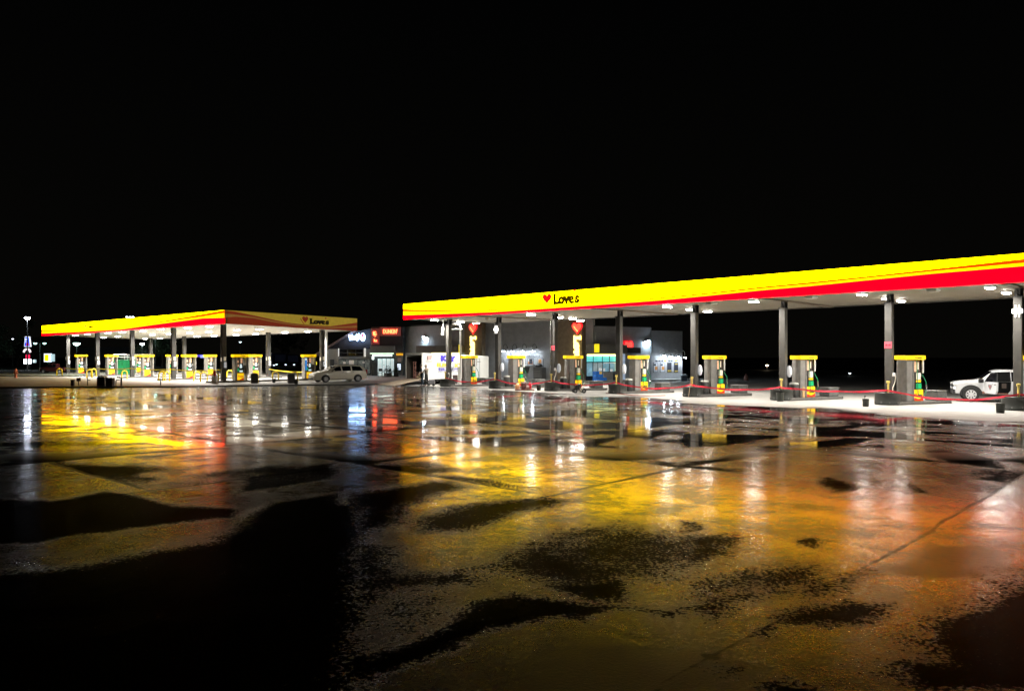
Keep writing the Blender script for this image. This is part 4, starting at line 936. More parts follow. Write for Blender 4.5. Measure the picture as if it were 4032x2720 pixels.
mb = MB(); a = tx(1680); mb.prism([(0,0),(.5,.08),(.58,.42),(.08,.38)], 0, .008, (a,-.004,tz(a,.72)), (1,0,0), (0,0,1), (0,-1,0), 0); mb.prism([(.0,.02),(.1,.04),(.1,.34),(.02,.34)], .009, .014, (a,-.004,tz(a,.73)), (1,0,0), (0,0,1), (0,-1,0), 1); mb.build('house_logo', [mat('logo rose', (.50,.33,.30), .5), mat('logo dark', (.1,.06,.06), .5)], tr)
# what stands in the open trailer and on its ramp
t = thing('hand_truck', 'pinkish upright hand truck loaded with dark boxes in the open trailer rear', 'hand truck', tr.matrix_basis @ Vector((.35,1.25,.52)), A_N)
PNK = mat('dull pink steel', (.42,.20,.17), .5)
mb = MB(); mb.tube([(-.1,-.12,0),(-.1,-.12,1.35)], .03); mb.tube([(-.1,.12,0),(-.1,.12,1.35)], .03); mb.tube([(-.1,-.2,1.35),(-.1,.2,1.35)], .035); [mb.tube([(-.1,-.12,.3*k),(-.1,.12,.3*k)], .02) for k in range(1,5)]; mb.build('frame', PNK, t)
MB().cbox(-.05,.35,-.35,.35,.03,.55,.03).build('load', mat('rosy dark load', (.10,.05,.05), .6), t)
t = thing('cardboard_box', 'small tan box on the trailer floor by the ramp', 'box', tr.matrix_basis @ Vector((.12,.62,.52)), A_N); MB().cbox(-.08,.2,-.16,.16,0,.28,.01).build('box', mat('cardboard', (.35,.24,.12), .7), t); MB().box(-.084,-.081,-.16,.16,.12,.15).build('packing_strip', CREAM, t)

# ------------------------------------------------------------------ vehicles
def veh(name, label, stations, paint, loc, rz, glass, arches, wheel_r, hw, trim=None):
    """stations: (x, z_sill, z_belt, z_top, half_low, half_belt, half_top), front at -x; left side is -y"""
    t = thing(name, label, 'car' if 'van' in name else 'pickup', loc, rz)
    mb = MB(); vs = []; K = 12
    for (x, zs, zb, zt_, h0, h1, h2) in stations:
        r = [(-h0*.96,zs),(-h0,zs+.12),(-h1,(zs+zb)/2+.05),(-h1*.985,zb),(-h2-.02,zt_-.07),(-h2+.10,zt_)]
        r = r + [(-y,z) for y, z in r[::-1]]
        vs += [(x,y,z) for y, z in r]
    n = len(stations); fs = [tuple(range(K)), tuple(range((n-1)*K, n*K))[::-1]]
    for k in range(n-1):
        for i in range(K): j = (i+1) % K; fs.append((k*K+i, (k+1)*K+i, (k+1)*K+j, k*K+j))
    mb.add(vs, fs); mb.build('body', paint, t, smooth=True)
    return t
PAINT_S = mat('champagne paint', (.64,.58,.46), .35, metal=.0, coat=.5, var=.04)
PAINT_W = mat('white car paint', (.50,.51,.53), .3, coat=.5, var=.04)
PAINT_M = mat('dark maroon paint', (.06,.012,.014), .3, coat=.5)
GL = mat('dark car glass', (.006,.006,.008), .06)
TYRE = mat('tyre', (.015,.015,.015), .8); RIM = mat('alloy rim', (.45,.45,.45), .3, metal=.8); ARCH = mat('black cladding', (.012,.012,.013), .6)
HLAMP = mat('headlamp glass', (.65,.65,.62), .1, var=.2, nscale=20)
def wheel(t, x, y, r, sgn, spokes=6, rimm=RIM):
    mb = MB(); mb.M = Matrix.Translation((x,y,r)) @ Matrix.Rotation(R(90), 4, 'X')
    mb.lathe([(r*.6,-.10),(r*.95,-.11),(r,-.07),(r,.07),(r*.95,.11),(r*.6,.10)], 26); w = mb.build('wheel', TYRE, t, smooth=True)
    mb = MB(); s = .115*sgn
    mb.M = Matrix.Translation((x,y+s,r)) @ Matrix.Rotation(R(90), 4, 'X')
    mb.lathe([(r*.60,-.012),(r*.64,.012),(r*.56,.014),(r*.55,-.012),(r*.60,-.012)], 22, 0, False)
    for k in range(spokes):
        a = 2*math.pi*k/spokes; c_, s_ = math.cos(a), math.sin(a); pw = r*.075
        mb.add([(c_*r*.08-s_*pw, s_*r*.08+c_*pw, .016),(c_*r*.58-s_*pw*1.4, s_*r*.58+c_*pw*1.4, .016),(c_*r*.58+s_*pw*1.4, s_*r*.58-c_*pw*1.4, .016),(c_*r*.08+s_*pw, s_*r*.08-c_*pw, .016),
                (c_*r*.08-s_*pw, s_*r*.08+c_*pw, -.016),(c_*r*.58-s_*pw*1.4, s_*r*.58+c_*pw*1.4, -.016),(c_*r*.58+s_*pw*1.4, s_*r*.58-c_*pw*1.4, -.016),(c_*r*.08+s_*pw, s_*r*.08-c_*pw, -.016)],
               [(0,1,2,3),(7,6,5,4),(0,4,5,1),(2,6,7,3)])
    mb.lathe([(r*.13,-.02),(r*.13,.02)], 12); mb.build('rim', rimm, w)
def side(mb, pts, y, th=.012, mi=0): mb.prism(pts, 0, th, (0,y,0), (1,0,0), (0,0,1), (0,-1,0) if y < 0 else (0,1,0), mi)
def slab(mb, pts, h1, zb, h2, zt_, off=.014, sgn=-1, mi=0):            # side glass following the lean of the cabin side
    f = lambda z: sgn*(h1*.985 + (h2+.02 - h1*.985)*(z-zb)/(zt_-.07-zb) + off)
    vs = [(x, f(z), z) for x, z in pts]; ws = [(x, f(z)-sgn*.03, z) for x, z in pts]; n = len(pts)
    mb.add(vs + ws, [tuple(range(n)) if sgn < 0 else tuple(range(n-1,-1,-1))] + [(i, (i+1)%n, n+(i+1)%n, n+i) for i in range(n)], mi)
# silver minivan
van = veh('minivan', 'champagne silver minivan with roof rack parked at the end of the wide canopy',
    [(-2.48,.30,.58,.66,.62,.62,.50),(-2.40,.22,.66,.78,.80,.78,.60),(-2.1,.20,.78,.90,.88,.87,.70),(-1.55,.20,.90,1.00,.91,.90,.74),(-1.2,.20,.94,1.08,.92,.91,.72),
     (-.45,.20,.98,1.47,.92,.91,.66),(.1,.20,1.0,1.56,.92,.91,.66),(1.2,.20,1.0,1.57,.92,.91,.66),(1.95,.22,1.0,1.50,.91,.90,.64),(2.28,.26,.98,1.28,.89,.88,.64),(2.42,.32,.92,1.0,.84,.82,.62)],
    PAINT_S, (at(1330,67.6), 67.6, PADZ), R(36), None, None, .31, .9)
mb = MB()
slab(mb, [(-.98,1.00),(-.35,1.03),(-.02,1.03),(-.06,1.44),(-.38,1.40),(-.55,1.33)], .91, .99, .66, 1.52); slab(mb, [(.08,1.03),(.88,1.04),(.86,1.46),(.06,1.45)], .91, .99, .66, 1.54); slab(mb, [(1.0,1.04),(2.02,1.04),(1.80,1.42),(1.0,1.46)], .91, .99, .66, 1.54)
mb.build('side_window', GL, van)
mb = MB(); slab(mb, [(-.98,1.00),(-.02,1.03),(-.06,1.44),(-.55,1.33)], .91, .99, .66, 1.52, sgn=1); slab(mb, [(.08,1.03),(2.02,1.04),(1.80,1.42),(.06,1.46)], .91, .99, .66, 1.54, sgn=1); mb.build('side_window', GL, van)
mb = MB(); mb.add([(-1.18,-.70,1.10),(-1.18,.70,1.10),(-.50,.60,1.45),(-.50,-.60,1.45),(-1.16,-.70,1.07),(-1.16,.70,1.07),(-.48,.60,1.42),(-.48,-.60,1.42)],[(0,1,2,3),(7,6,5,4),(0,4,5,1),(1,5,6,2),(2,6,7,3),(3,7,4,0)]); mb.build('windscreen', GL, van)
for x in (-1.50, 1.50):
    mb = MB(); pts = [(x+.40*math.cos(a), .31+.40*math.sin(a)) for a in [math.pi*k/14 for k in range(15)]] + [(x-.40,.2),(x+.40,.2)]; side(mb, pts, -.905, .02); side(mb, pts, .905, .02); mb.build('wheel_arch', ARCH, van)
    wheel(van, x, -.86, .31, -1, 7); wheel(van, x, .86, .31, 1, 7)
mb = MB(); 
for y in (-.55,.55): mb.tube([(.0,y,1.56),(.02,y,1.62),(1.6,y,1.62),(1.65,y,1.54)], .02)
for x in (.3,1.3): mb.tube([(x,-.55,1.62),(x,.55,1.62)], .018)
mb.build('roof_rack', BLACK, van)
for y0, y1 in ((-.80,-.50),(.50,.80)):
    mb = MB(); mb.add([(-2.44,y0*.93,.62),(-2.44,y1*.93,.62),(-2.20,y1,.82),(-2.20,y0,.82),(-2.30,y0*.93,.62),(-2.30,y1*.93,.62),(-2.06,y1,.80),(-2.06,y0,.80)],[(0,1,2,3),(7,6,5,4),(0,4,5,1),(1,5,6,2),(2,6,7,3),(3,7,4,0)]); mb.build('headlight', HLAMP, van)
MB().cbox(-2.52,-2.36,-.55,.55,.26,.42,.03).build('grille', ARCH, van)
for sg in (-1, 1): MB().cbox(2.34,2.46,sg*.76-.09,sg*.76+.09,.72,1.12,.02).build('tail_light', mat('tail lamp', (.3,.01,.01), .2), van)
for sg in (-1, 1): mb = MB(); mb.cbox(-.85,-.70,sg*1.0-.08,sg*1.0+.08,.98,1.12,.03); mb.build('mirror', PAINT_S, van)
mb = MB(); mb.box(-.05,.97,-.926,-.917,.86,.88); mb.box(.06,.20,-.93,-.917,.90,.93); mb.box(1.0,1.14,-.93,-.917,.90,.93); mb.build('door_trim', mat('seam dark', (.05,.05,.045), .5), van)
mb = MB(); mb.box(-1.05,1.05,-.935,-.90,.26,.30); mb.build('sill_trim', ARCH, van)
van.scale = (1,1,.95)
# pickup builder used for the white one with its door open and the dark one far off
def pickup(label, paint, loc, rz, opened):
    W = .92
    t = veh('pickup_truck', label,
        [(-2.27,.52,.95,1.02,.80,.82,.70),(-2.18,.46,1.02,1.12,.92,.92,.80),(-1.85,.44,1.06,1.17,.94,.94,.82),(-1.25,.44,1.08,1.21,.94,.94,.80),(-1.02,.44,1.10,1.26,.94,.94,.76),(-.42,.44,1.12,1.72,.94,.94,.68),
         (-.15,.44,1.12,1.80,.94,.94,.66),(1.15,.44,1.12,1.80,.94,.94,.66),(1.35,.44,1.12,1.70,.94,.94,.68),(1.42,.46,1.06,1.12,.94,.94,.82),(2.9,.48,1.06,1.12,.94,.94,.82),(3.0,.52,1.02,1.08,.92,.92,.80)],
        paint, loc, rz, None, None, .4, W)
    for x in (-1.45, 1.95):
        mb = MB(); a0 = [math.pi*k/16 for k in range(17)]
        pts = [(x+.55*math.cos(a), .42+.53*math.sin(a)) for a in a0] + [(x-.55,.36),(x-.45,.36)] + [(x-.44*math.cos(a), .42+.42*math.sin(a)) for a in a0] + [(x+.45,.36),(x+.55,.36)]
        side(mb, pts, -.93, .05); side(mb, pts, .93, .05)
        full = [(x+.45*math.cos(a), .42+.44*math.sin(a)) for a in a0] + [(x-.45,.36),(x+.45,.36)]; side(mb, full, -.93, .02); side(mb, full, .93, .02)
        mb.build('wheel_arch', ARCH, t)
        wheel(t, x, -.90, .41, -1, 8, mat('pale alloy', (.50,.50,.52), .35)); wheel(t, x, .90, .41, 1, 8, MATS['pale alloy'])
    MB().cbox(-2.34,-2.14,-.86,.86,.46,.70,.03).build('bumper', ARCH, t)
    MB().cbox(-2.31,-2.22,-.60,.60,.74,1.0,.02).build('grille', ARCH, t)
    for sg in (-1, 1):
        MB().cbox(-2.32,-2.08,sg*.80-.13,sg*.80+.13,.92,1.04,.02).build('headlight', HLAMP, t); MB().cbox(-2.315,-2.14,sg*.82-.09,sg*.82+.09,.70,.84,.02).build('fog_light', mat('lit fog glass', (.8,.8,.8), .2, em=(1,.98,.95), st=.5) if opened else HLAMP, t)
    mb = MB(); mb.add([(-.99,-.74,1.30),(-.99,.74,1.30),(-.45,.63,1.70),(-.45,-.63,1.70),(-.95,-.74,1.27),(-.95,.74,1.27),(-.41,.63,1.67),(-.41,-.63,1.67)],[(0,1,2,3),(7,6,5,4),(0,4,5,1),(1,5,6,2),(2,6,7,3),(3,7,4,0)]); mb.build('windscreen', GL, t)
    h1, zb, h2, zt_ = .94, 1.12, .66, 1.80
    mb = MB(); slab(mb, [(.46,1.16),(1.12,1.16),(1.04,1.66),(.46,1.68)], h1, zb, h2, zt_); mb.build('side_window', GL, t)
    mb = MB(); slab(mb, [(-.80,1.15),(.38,1.16),(.38,1.68),(-.30,1.66)], h1, zb, h2, zt_, sgn=1); slab(mb, [(.46,1.16),(1.12,1.16),(1.04,1.66),(.46,1.68)], h1, zb, h2, zt_, sgn=1); mb.build('side_window', GL, t)
    if not opened:
        mb = MB(); slab(mb, [(-.80,1.15),(.38,1.16),(.38,1.68),(-.30,1.66)], h1, zb, h2, zt_); mb.build('side_window', GL, t)
    else:
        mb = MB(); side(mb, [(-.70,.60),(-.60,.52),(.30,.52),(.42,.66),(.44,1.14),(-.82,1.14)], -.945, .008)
        slab(mb, [(-.80,1.15),(.44,1.15),(.42,1.69),(-.30,1.66)], h1, zb, h2, zt_, .012); mb.build('cabin_shade', mat('cabin dark', (.006,.006,.006), .95, spec=.05), t)  # dark sheet over the closed body, the cabin's shade put into its colour
        mb = MB(); mb.cbox(.0,.22,-.962,-.955,.78,1.05,.003); mb.build('seat', mat('seat tan', (.05,.035,.028), .8), t)
        d = bpy.data.objects.new('door_swing', None)
        # open front door hinged at its front edge
        mb = MB(); Mx = Matrix.Translation((-.80,-.965,0)) @ Matrix.Rotation(R(-65), 4, 'Z'); mb.M = Mx
        mb.prism([(0,.62),(.12,.50),(1.02,.50),(1.12,.66),(1.14,1.14),(0,1.14)], -.05, .05, (0,0,0), (1,0,0), (0,0,1), (0,-1,0)); mb2 = mb; dr_ = mb.build('door', paint, t)
        bpy.data.objects.remove(d)
        mb = MB(); mb.M = Mx; mb.tube([(.02,0,1.14),(.52,.03,1.62),(1.08,.03,1.66),(1.12,0,1.14)], .03); mb.build('window_frame', ARCH, dr_)
        mb = MB(); mb.M = Mx; mb.prism([(.06,1.15),(1.08,1.15),(1.05,1.62),(.54,1.60)], -.01, .01, (0,0,0), (1,0,0), (0,0,1), (0,-1,0)); mb.build('window', GL, dr_)
        mb = MB(); mb.M = Mx; mb.prism([(.42,1.0),(.72,1.0),(.74,.90),(.57,.70),(.40,.90)], .052, .058, (0,0,0), (1,0,0), (0,0,1), (0,-1,0), 0); mb.prism([(.49,.92),(.65,.92),(.57,.80)], .059, .062, (0,0,0), (1,0,0), (0,0,1), (0,-1,0), 1); mb.box(.76,.86,-.058,-.052,1.0,1.04,0); mb.build('door_emblem', [mat('emblem grey', (.16,.14,.15), .5), mat('emblem red', (.35,.06,.05), .5)], dr_)
        mb = MB(); mb.M = Mx; mb.box(.95,1.08,-.07,-.051,.98,1.02); mb.build('handle', ARCH, dr_)
        mb = MB(); mb.M = Mx; mb.cbox(.0,.16,-.38,-.12,1.08,1.30,.03); mb.build('mirror', ARCH, t); mb = MB(); mb.M = Mx; mb.box(-.004,.0,-.34,-.22,1.22,1.29); mb.build('mirror_lamp', lit('amber mirror lamp', (1,.75,.4), 4), t)
    mb = MB(); mb.box(-1.1,1.3,-.96,-.90,.34,.42); mb.build('running_board', ARCH, t)
    if opened: mb = MB(); mb.box(-1.05,.3,-.948,-.942,.46,.60); mb.build('dirt_splash', mat('rusty mud', (.25,.12,.09), .8, var=.4, nscale=12), t)
    return t
vx, vd = Vector((.90,-.436,0)), 39.6
pw = Vector((at(3823, vd), vd, 0))
rz_ = math.atan2(vx.y, vx.x); s_ = .93
pk = pickup('white pickup with its front door open, parked behind the last truck columns', PAINT_W, (0,0,0), rz_, True)
pk.location = pw - Matrix.Rotation(rz_, 3, 'Z') @ (Vector((-1.45,-.9,0))*s_); pk.scale = (s_,s_,s_)
pk2 = pickup('dark maroon pickup in shadow beyond the hydrant end of the forecourt', PAINT_M, (at(205,98), 98, PADZ), R(12), False)
pk2.scale = (.55,.7,.72)

# ------------------------------------------------------------------ people
SKIN = mat('skin', (.45,.27,.19), .55); HAIR = mat('dark hair', (.02,.015,.012), .7)
def person(label, loc, rz, pose, shirt, trousers, shoes, cap=None, sleeves=None):
    t = thing('person', label, 'person', loc, rz)
    J = pose
    chain = [('pelvis','waist'),('waist','chest'),('chest','neck'),('neck','headb'),('headb','head'),('chest','lsh'),('lsh','lel'),('lel','lwr'),('lwr','lhand'),('chest','rsh'),('rsh','rel'),('rel','rwr'),('rwr','rhand'),
             ('pelvis','lhip'),('lhip','lkn'),('lkn','lan'),('lan','ltoe'),('pelvis','rhip'),('rhip','rkn'),('rkn','ran'),('ran','rtoe')]
    rad = dict(pelvis=.135,waist=.13,chest=.15,neck=.055,headb=.075,head=.088,lsh=.075,rsh=.075,lel=.047,rel=.047,lwr=.032,rwr=.032,lhand=.036,rhand=.036,lhip=.095,rhip=.095,lkn=.06,rkn=.06,lan=.045,ran=.045,ltoe=.035,rtoe=.035)
    verts = dict(J); edges = list(chain)
    for s in 'lr':
        d = (Vector(J[s+'hand']) - Vector(J[s+'wr'])).normalized(); a = d.orthogonal().normalized(); h = Vector(J[s+'hand'])
        for k, (off, ln) in enumerate(((-.03,.075),(-.01,.09),(.01,.085),(.03,.07))):
            n1, n2 = f'{s}f{k}a', f'{s}f{k}b'; verts[n1] = h + d*ln*.55 + a*off; verts[n2] = h + d*ln + a*off + Vector((0,0,-.015)); rad[n1] = .0095; rad[n2] = .008; edges += [(s+'hand',n1),(n1,n2)]
        verts[s+'th'] = h + d*.03 + a*-.06; rad[s+'th'] = .011; edges.append((s+'hand', s+'th'))
    names = list(verts); idx = {n: i for i, n in enumerate(names)}
    me = bpy.data.meshes.new('body'); me.from_pydata([tuple(verts[n]) for n in names], [(idx[a], idx[b]) for a, b in edges], [])
    ob = bpy.data.objects.new('body', me); COL.objects.link(ob)
    md = ob.modifiers.new('skin', 'SKIN')
    lay = me.skin_vertices[0].data if me.skin_vertices else None
    if lay is None:
        bpy.context.view_layer.update(); lay = me.skin_vertices[0].data
    for n in names: lay[idx[n]].radius = (rad[n], rad[n]*(.78 if n in ('pelvis','waist','chest') else 1)); lay[idx[n]].use_root = (n == 'pelvis')
    ob.modifiers.new('sub', 'SUBSURF').levels = 1
    dg = bpy.context.evaluated_depsgraph_get(); m2 = bpy.data.meshes.new_from_object(ob.evaluated_get(dg))
    bpy.data.objects.remove(ob)
    m2.name = 'body'
    for m in (SKIN, shirt, trousers, shoes, sleeves or shirt): m2.materials.append(m)
    P = [Vector(J[n]) for n in names if n in J]; Nm = [n for n in names if n in J]
    grp = {}
    for p in m2.polygons:
        c = p.center; d = [(( c - q).length - rad[n]*.6, n) for q, n in zip(P, Nm)]; n = min(d)[1]
        z = c.z
        if n in ('head','headb','neck','lhand','rhand','lwr','rwr'): p.material_index = 0
        elif n in ('lan','ltoe','ran','rtoe') and z < .13: p.material_index = 3
        elif n in ('lel','rel','lsh','rsh'): p.material_index = 4
        elif n in ('chest','waist'): p.material_index = 1
        else: p.material_index = 2
        p.use_smooth = True
    bo = bpy.data.objects.new('body', m2); COL.objects.link(bo); bo.parent = t
    hd = Vector(J['head']); 
    mb = MB(); mb.M = Matrix.Translation(hd + Vector((.0,0,.02))) @ Matrix.Diagonal((1,.92,1,1)); mb.lathe([(.098,-.03),(.10,.02),(.085,.075),(.05,.10),(.01,.108)], 14); 
    if cap: mb.box(-.19,-.06,-.06,.06,-.005,.015)
    mb.build('cap' if cap else 'hair', cap or HAIR, t, smooth=True)
    mb = MB()
    for sy in (-.032,.032): mb.M = Matrix.Translation(hd + Vector((-.085,sy,-.02))); mb.lathe([(.001,-.012),(.012,0),(.001,.012)], 8)
    mb.build('eyes', BLACK, t)
    mb = MB(); mb.M = Matrix.Translation(hd + Vector((-.088,0,-.05))); mb.lathe([(.016,-.02),(.012,0),(.003,.035)], 8); mb.build('nose', SKIN, t)
    return t
def stand(lean=0.0, stride=.15, larm=(-.25,.05), rarm=(-.2,.05)):
    x = -lean
    return dict(pelvis=(0,0,.90),waist=(x*.4,0,1.05),chest=(x*.8,0,1.26),neck=(x*1.1,0,1.43),headb=(x*1.3-.01,0,1.51),head=(x*1.4-.015,0,1.60),
        lsh=(x*.8,-.17,1.37),lel=(x*.6+larm[0]*.4,-.24,1.12),lwr=(x*.5+larm[0],-.22,.92+larm[1]),lhand=(x*.5+larm[0]*1.25,-.2,.86+larm[1]),
        rsh=(x*.8,.17,1.37),rel=(x*.6+rarm[0]*.4,.24,1.12),rwr=(x*.5+rarm[0],.22,.92+rarm[1]),rhand=(x*.5+rarm[0]*1.25,.2,.86+rarm[1]),
        lhip=(0,-.09,.84),lkn=(-stride*.6,-.10,.47),lan=(-stride*.7,-.10,.08),ltoe=(-stride*.7-.17,-.11,.04),rhip=(0,.09,.84),rkn=(stride*.3,.10,.47),ran=(stride,.10,.08),rtoe=(stride-.16,.11,.04))
VEST = mat('dark vest', (.02,.025,.035), .7); WSH = mat('white sleeves', (.6,.65,.7), .7); JEAN = mat('dark blue trousers', (.03,.05,.07), .8, var=.25); BOOT = mat('brown boots', (.06,.04,.03), .7)
TANC = mat('dusty tan jacket', (.22,.18,.13), .8, var=.2); OLV = mat('dark olive trousers', (.05,.05,.04), .8)
person('person in dark vest and white sleeves standing by the trailer ramp', gp(1664,1521), R(35), stand(.08,.17,(-.3,.12),(-.12,.02)), VEST, JEAN, BOOT, sleeves=WSH)
person('person in dusty tan jacket and cap beside the white trailer side', gp(1679,1523), R(-20), stand(.02,.10,(-.28,.22),(-.05,0)), TANC, OLV, BOOT, cap=mat('tan cap', (.25,.20,.14), .8))
rod('spray_wand', 'long green hose wand slanting between the two standing people', 'hose', [gp(1651,1521)+Vector((0,0,.75)), gp(1664,1520)+Vector((0,-.25,.92)), gp(1679,1520)+Vector((0,-.3,1.1)), gp(1682,1521)+Vector((0,-.3,.9))], .028, mat('wand green', (.05,.12,.08), .5))

# ------------------------------------------------------------------ machines left on the concrete
t = thing('cleaning_cart', 'small grey cleaning cart with a slanted handle in front of the trailer', 'cart', gp(1698,1520))
MB().cbox(-.25,.28,-.2,.2,.14,.52,.04).build('tank', mat('cart grey', (.16,.16,.17), .5, var=.3), t)
mb = MB(); mb.tube([(-.25,0,.5),(-.48,0,1.1),(-.56,0,1.12)], .02); mb.tube([(-.45,-.2,0),(-.40,0,.55)], .02); mb.tube([(-.62,0,0),(-.42,0,.5)], .02); mb.build('handle', STEEL, t)
for x in (-.18,.2):
    mb = MB(); mb.cyl((x,-.22,.1),(x,-.18,.1),.1,n=12); mb.build('wheel', RUBB, t)
pal = thing('machine_pallet', 'low reddish skid with a small engine machine on bright concrete', 'machine skid', gp(2066,1537), .05)
MB().cbox(-.66,.66,-.3,.3,.02,.10,.01).build('skid', mat('skid red brown', (.18,.05,.03), .6), pal)
mb = MB(); mb.cbox(-.24,.02,-.2,.2,.10,.55,.04); mb.lathe([(.10,.1),(.12,.2),(.12,.5),(.08,.58)], 12); mb.build('engine', mat('machine dark red', (.14,.05,.045), .5, var=.4, nscale=12), pal)
mb = MB(); mb.tube([(.1,-.1,.1),(.12,-.12,.35),(.2,-.1,.5),(.26,-.05,.3)], .035); mb.cyl((.1,-.25,.22),(.3,-.25,.22),.11,n=12); mb.build('pump_head', mat('machine pink grey', (.35,.2,.18), .5, var=.4, nscale=10), pal)
mb = MB(); mb.lathe([(.06,.52),(.07,.6),(.04,.66)], 10); mb.build('filter_cap', CREAM, pal)
t = thing('fuel_jug', 'peach plastic jug standing on the red skid', 'jug', gp(2037,1536)+Vector((0,0,.102)))
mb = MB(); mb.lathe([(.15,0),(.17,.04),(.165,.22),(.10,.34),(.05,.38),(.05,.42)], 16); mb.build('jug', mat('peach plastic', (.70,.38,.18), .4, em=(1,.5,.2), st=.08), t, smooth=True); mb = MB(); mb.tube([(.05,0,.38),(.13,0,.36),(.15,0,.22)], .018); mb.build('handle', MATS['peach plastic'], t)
t = thing('gas_cylinder', 'bright red cylinder standing on the right end of the red skid', 'cylinder', gp(2086,1536)+Vector((0,0,.102)))
mb = MB(); mb.lathe([(.10,0),(.125,.02),(.125,.30),(.09,.38),(.04,.42),(.035,.48)], 16); mb.build('bottle', mat('bright red bottle', (.60,.02,.03), .35), t, smooth=True); mb = MB(); mb.cbox(-.05,.05,-.03,.03,.48,.53,.01); mb.build('valve', BLACK, t)
t = thing('pressure_washer', 'black two wheeled engine cart with a loop handle before the third truck island', 'engine cart', gp(2281,1547), .1)
for x, y in ((-.30,-.22),(-.30,.2),(.26,-.22),(.26,.2)):
    mb = MB(); mb.cyl((x,y-.03,.14),(x,y+.03,.14),.14,n=16); w_ = mb.build('wheel', RUBB, t); mb = MB(); mb.cyl((x,y-.034,.14),(x,y-.031,.14),.07,n=10); mb.build('rim', STEEL, w_)
mb = MB(); mb.cbox(-.26,.10,-.16,.16,.22,.50,.03); mb.lathe([(.11,.5),(.12,.53),(.05,.57)], 12); mb.build('engine', mat('engine black', (.03,.03,.03), .4, var=.5, nscale=15), t)
mb = MB()
for y in (-.16,.16): mb.tube([(-.3,y,.2),(.2,y,.22),(.33,y,.52)], .018)
mb.tube([(.33,-.16,.52),(.36,-.16,.58),(.36,.16,.58),(.33,.16,.52)], .028); mb.tube([(.02,-.2,0),(.0,-.2,.4)], .02); mb.build('frame', mat('frame chrome', (.5,.42,.32), .35, metal=.6), t)
mb = MB(); mb.tube([(.12,-.2,.1),(.18,-.22,.3),(.08,-.22,.36),(.05,-.2,.2),(.16,-.2,.12)], .02); mb.build('hose', CREAM, t)
mb = MB(); mb.lathe([(.03,.50),(.06,.53),(.06,.58),(.02,.61)], 10); mb.build('tank_cap', CREAM, t)
t = thing('overhead_frame', 'white post with two short arms and a pale service box behind the first truck column', 'frame', (at(1813,61.5), 61.5, 0))
mb = MB(); zt_ = hz(1276,61.5); mb.tube([(0,0,0),(0,0,zt_-.25),(-.06,0,zt_-.06),(-.25,0,zt_),(-.75,0,zt_)], .075, 10); mb.build('post', WHITE, t)
mb = MB(); zz = hz(1296,61.5); mb.cbox(-.75,.18,-.05,.05,zz-.05,zz+.05,.02); mb.build('arm', WHITE, t)
MB().cbox(-.22,-.05,-.15,.1,.1,1.5,.03).build('service_box', mat('pale box', (.6,.6,.56), .5, var=.2), t)
MB().cbox(-.62,-.24,-.1,.1,.12,.85,.03).build('dark_box', mat('maroon grey box', (.10,.07,.07), .6), t)
# small white litter on the concrete
t = tag(MB().cbox(-.14,.14,-.09,.09,0,.10,.03).build('paper_litter', mat('white paper', (.8,.8,.78), .6), loc=gp(3703,1588)), 'crumpled white scrap on the concrete left of the white pickup', 'litter')

# ------------------------------------------------------------------ far background
def street_lamp(label, px, py, D, col, st_, heads=1, r=.22, arm=.0, cat='street lamp', grp='lamp posts far behind'):
    z = hz(py, D); t = thing('street_lamp', label, cat, (at(px,D), D, 0), 0, grp)
    mb = MB(); mb.cyl((0,0,0),(0,0,z-.1),.11,.07,8); mb.build('pole', mat('lamp pole', (.25,.26,.25), .5), t)
    offs = [0] if heads == 1 else [(k-(heads-1)/2)*arm for k in range(heads)]
    mb = MB()
    for o in offs: mb.lathe([(.01,0)], 3) if False else mb.cbox(o-.35, o+.35, -.2, .2, z+.02, z+.14, .03)
    if heads > 1: mb.tube([(offs[0],0,z+.1),(offs[-1],0,z+.1)], .05)
    h = mb.build('lamp_head', COLD, t)
    mb = MB()
    for o in offs: mb.M = Matrix.Translation((o,0,z-.02)); mb.lathe([(r*.3,-r*.8),(r*.85,-r*.4),(r,0),(.02,.01)], 12)
    mb.build('lens', lit('lamp ' + label[:24], col, st_, 0), h)
    return t
street_lamp('bright white lamp high above the far verge, above the tower of signs', 108, 1250, 120, (.80,.86,1), 130, 1, .42)
street_lamp('white lamp cluster showing just over the wide canopy', 512, 1247, 150, (.75,.88,1), 30, 3, .22, .55)
street_lamp('pale green double headed lamp between the sign tower and yellow sign', 157, 1350, 140, (.5,.95,.85), 5, 2, .3, 1.7)
street_lamp('greenish white lamp seen under the wide canopy above the pumps', 302, 1350, 140, (.55,1,.88), 9, 1, .6)
street_lamp('small faint lamp near the left picture edge', 50, 1333, 170, (.8,.85,1), 6, 1, .22)
street_lamp('small pale lamp seen beyond the wide canopy posts', 946, 1345, 170, (.7,.9,1), 4, 1, .28)
street_lamp('warm amber lamp alone in the dark behind the truck lanes', 3020, 1436, 130, (1,.80,.55), 14, 1, .26)
street_lamp('cold white lamp reflected low in the dark near the sixth truck pump', 3346, 1468, 90, (.8,.95,1), 5, 1, .13)  # glowing lamp added where a pole only reflects light
for i, (px, py) in enumerate(((1089,1433),(1125,1434),(1158,1434),(1079,1436))):
    street_lamp(('first','second','third','lowest')[i] + ' small cold lamp in the far row behind the blue poster pump', px, py, 170, (.72,.86,1), 3, 1, .24)
